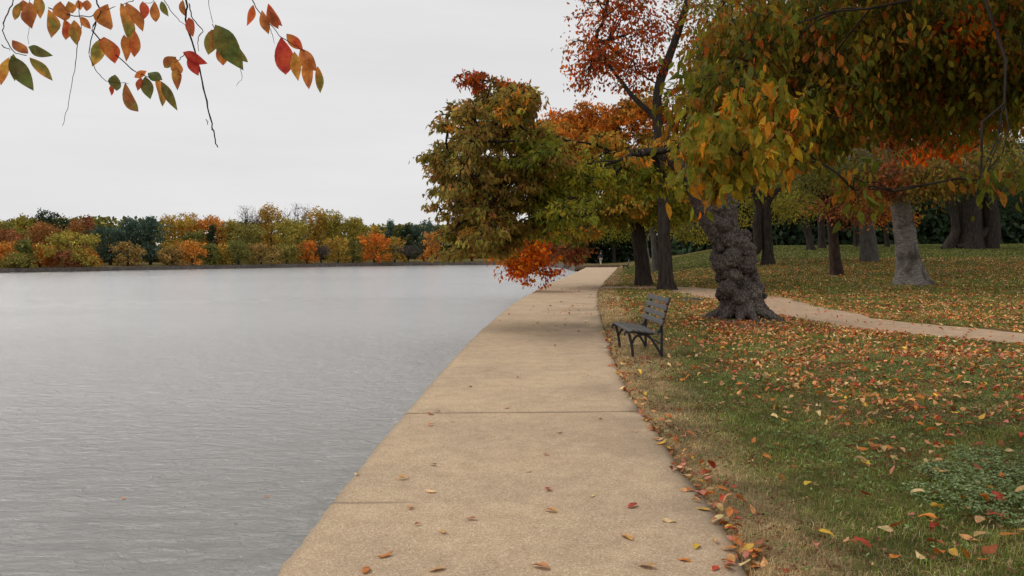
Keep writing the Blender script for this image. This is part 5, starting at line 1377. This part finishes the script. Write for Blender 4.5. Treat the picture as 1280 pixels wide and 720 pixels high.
def scatter():
    rn = np.random.default_rng(400)
    P = []
    # line of leaves gathered along the grass edge
    n = 420; y = 3.9 + 12 * rn.random(n) ** 1.2; y = y[rn.random(n) < .25 + 1.1 * vnoise(y, y * 0, 2.3, 66)]; n = len(y); x = XR(y) + rn.normal(.01, .045, n) + .12 * rn.random(n) ** 3; P.append(np.stack([x, y, 0 * x], 1))
    # lawn
    n = 400000; y = 3.4 + 52 * rn.random(n) ** .8; x = XR(y) + rn.uniform(0, 36, n)
    m = x < y * .72 + .6; x, y = x[m], y[m]
    d = x - XR(y)
    cl = fnoise(x, y, 1.1, 61)
    w = .05 + .42 * ss(1.0, 2.0, d) * (1 - .6 * ss(7, 10, y)) * ss(.3, .62, fnoise(x, y, 2.4, 63)) + .05 * ss(6, 7.5, y) + .26 * ss(7, 11, y) * ss(.40, .60, cl) + .07 * ss(.5, .68, cl)
    w = w * (.3 + .7 * ss(.2, 1.6, d)) 
    w = w * (1 + 1.6 * ss(6.5, 9, y) * (1 - ss(16, 22, y)) * ss(2.2, 4.2, x))
    w = np.maximum(w, litter_mask(x, y) * .3) * (1 - .45 * ss(20, 32, y)) * np.where(np.hypot(x - 5.25, y - 18) < .95, .15, 1)
    w = w * np.where(fpdist(x, y) < 1.05, .05, 1) * np.where(y > 30, .8, 1)
    m = rn.random(len(x)) < w * .62
    P.append(np.stack([x[m], y[m], 1 + 0 * x[m]], 1))
    # path : sparse far leaves, patch in front of the trees
    n = 420; y = rn.uniform(14, 40, n); f = rn.random(n); x = XL(y) + (XR(y) - XL(y)) * f
    m = rn.random(n) < np.where((y > 17) & (y < 26), .55, .12) * (.3 + f); P.append(np.stack([x[m], y[m], 2 + 0 * x[m]], 1))
    P = np.vstack(P)
    # skip spots already taken by the placed leaves
    names = ['orange', 'red', 'tan', 'cream', 'rust', 'pink', 'brown', 'peach', 'yellow']
    pr = np.array([.22, .12, .18, .07, .13, .09, .06, .15, .04]); pr /= pr.sum()
    ci = rn.choice(9, len(P), p=pr)
    vis = abs(P[:, 0] / P[:, 1]) < .655
    dist = np.hypot(P[:, 0], P[:, 1]) + np.where(vis & (P[:, 1] > 3.95), 0, 1000)
    order = np.argsort(dist)
    first = order[:300 - cnt]; rest = order[300 - cnt:]
    words = dict(orange='orange', red='red', tan='tan', cream='cream', rust='rust-brown', pink='pinkish', brown='dark brown', peach='peach-coloured', yellow='yellow')
    shp = ['flat', 'slightly curled', 'tightly curled', 'slightly curled', 'tightly curled', 'curled', 'arched', 'flat', 'curled']
    for q, i in enumerate(first):
        x, y, k = P[i]; cn = names[ci[i]]
        sh = rn.integers(0, 9)
        if k == 0: where = 'in the edge line beside the nearest path' if y < 6 else 'in the edge line farther along the path'
        else:
            dd_ = x - XR(y)
            where = ('in straw-coloured grass' if dd_ < .7 else 'in green grass' if dd_ < 2.2 else 'in grass well right of the path') + (', in the nearest foreground' if y < 5 else ', a little way off' if y < 6.3 else ', farther back')
        if k == 1 or x > XR(y): z = Hs(x, y) + .034
        else: z = .005
        put_leaf(x, y, z, rn.uniform(.05, .095) if k == 0 else rn.uniform(.06, .115), LC[cn], f'{shp[sh]} {words[cn]} leaf {where}', 5000 + q, shape=int(sh), group=f'{words[cn]} fallen leaves' , tilt=.3)
    R = P[rest]; n = len(R)
    z = np.where(R[:, 2] == 1, H(R[:, 0], R[:, 1]) + .036, np.where(R[:, 0] > XR(R[:, 1]), H(R[:, 0], R[:, 1]) + .015, .006))
    u = rn.normal(size=(n, 3)); u[:, 2] *= .25
    L_ = rn.uniform(.05, .10, n) * np.where(R[:, 1] > 20, 1.2, 1)
    cols = np.array([LC[k] for k in names])[ci[rest]] * 1.2 * np.exp(rn.normal(0, .22, (n, 1)))
    # leaves lying roughly flat : build with a controlled normal
    u = unit(u); nr = unit(np.stack([rn.normal(0, .35, n), rn.normal(0, .35, n), np.ones(n)], 1))
    v = unit(np.cross(nr, u)); nn = np.cross(u, v)
    Tm = HI * np.array([1, 1.2, 1.6]); Tm = Tm + np.array([-.5, 0, .12]); k = len(Tm)
    sg = rn.choice([-1, 1], n)
    V = np.stack([R[:, 0], R[:, 1], z], 1)[:, None] + u[:, None] * Tm[None, :, :1] * L_[:, None, None] + v[:, None] * Tm[None, :, 1:2] * (L_ * .52)[:, None, None] + nn[:, None] * Tm[None, :, 2:] * (L_ * sg * rn.uniform(.5, 1.8, n))[:, None, None]
    b = (np.arange(n) * k)[:, None, None]
    tag(mk('leaf_litter', V.reshape(-1, 3), [(HI_Q[None] + b).reshape(-1, 4), (HI_T[None] + b).reshape(-1, 3)], M['fallen'], None, np.repeat(cols[:, None], k, 1).reshape(-1, 3)),
        'scattered red, orange and tan fallen leaves covering the lawn', 'leaf litter', kind='stuff')
    print('litter', n)
scatter()

# ------------------------------------------------------------------ camera, world, sun
cam = bpy.data.cameras.new('camera'); co = bpy.data.objects.new('camera', cam); COL.objects.link(co)
co.location = CAM; co.rotation_euler = Matrix(Rm).to_euler()
cam.sensor_width = 36; cam.lens = F * 36 / 1280; cam.clip_end = 4000; cam.clip_start = .05
S.camera = co

SUN_EL, SUN_AZ = math.radians(52), math.radians(-60)   # azimuth from +Y toward +X
w = bpy.data.worlds.new('World'); S.world = w; w.use_nodes = True
nt = w.node_tree; nt.nodes.clear()
out = nt.nodes.new('ShaderNodeOutputWorld'); bg = nt.nodes.new('ShaderNodeBackground'); bg.inputs['Strength'].default_value = .1
sky = nt.nodes.new('ShaderNodeTexSky'); sky.sky_type = 'NISHITA'; sky.sun_disc = False; sky.sun_elevation = SUN_EL; sky.sun_rotation = SUN_AZ
hs = nt.nodes.new('ShaderNodeHueSaturation'); hs.inputs['Saturation'].default_value = .12; L(nt, sky.outputs[0], hs.inputs['Color'])
tc = nt.nodes.new('ShaderNodeTexCoord')
n1 = noise_n(nt, 2.2, 5, .55, scaled(nt, tc.outputs['Generated'], (1, 1, 7)))
cloud = ramp(nt, n1, [(.3, (7.55, 7.5, 7.6)), (.7, (8.3, 8.22, 8.25))])
L(nt, mix(nt, hs.outputs[0], cloud, .93), bg.inputs['Color']); L(nt, bg.outputs[0], out.inputs[0])
sl = bpy.data.lights.new('sun', 'SUN'); sl.energy = 1.3; sl.angle = math.radians(25); sl.color = (1, .96, .9)
so = bpy.data.objects.new('sun', sl); COL.objects.link(so)
sd_ = Vector((math.sin(SUN_AZ) * math.cos(SUN_EL), math.cos(SUN_AZ) * math.cos(SUN_EL), math.sin(SUN_EL)))
so.rotation_euler = sd_.to_track_quat('Z', 'Y').to_euler()
so.location = (0, 0, 30)

vs = S.view_settings; vs.view_transform = 'Standard'; vs.look = 'None'; vs.exposure = 0; vs.gamma = 1; vs.use_curve_mapping = False
S.render.engine = 'CYCLES'
S.cycles.max_bounces = 7; S.cycles.diffuse_bounces = 3; S.cycles.transmission_bounces = 4; S.cycles.transparent_max_bounces = 4
S.cycles.use_denoising = True
print('horizon', [at(0, 0, 1)[0]], 'YEND', YEND)
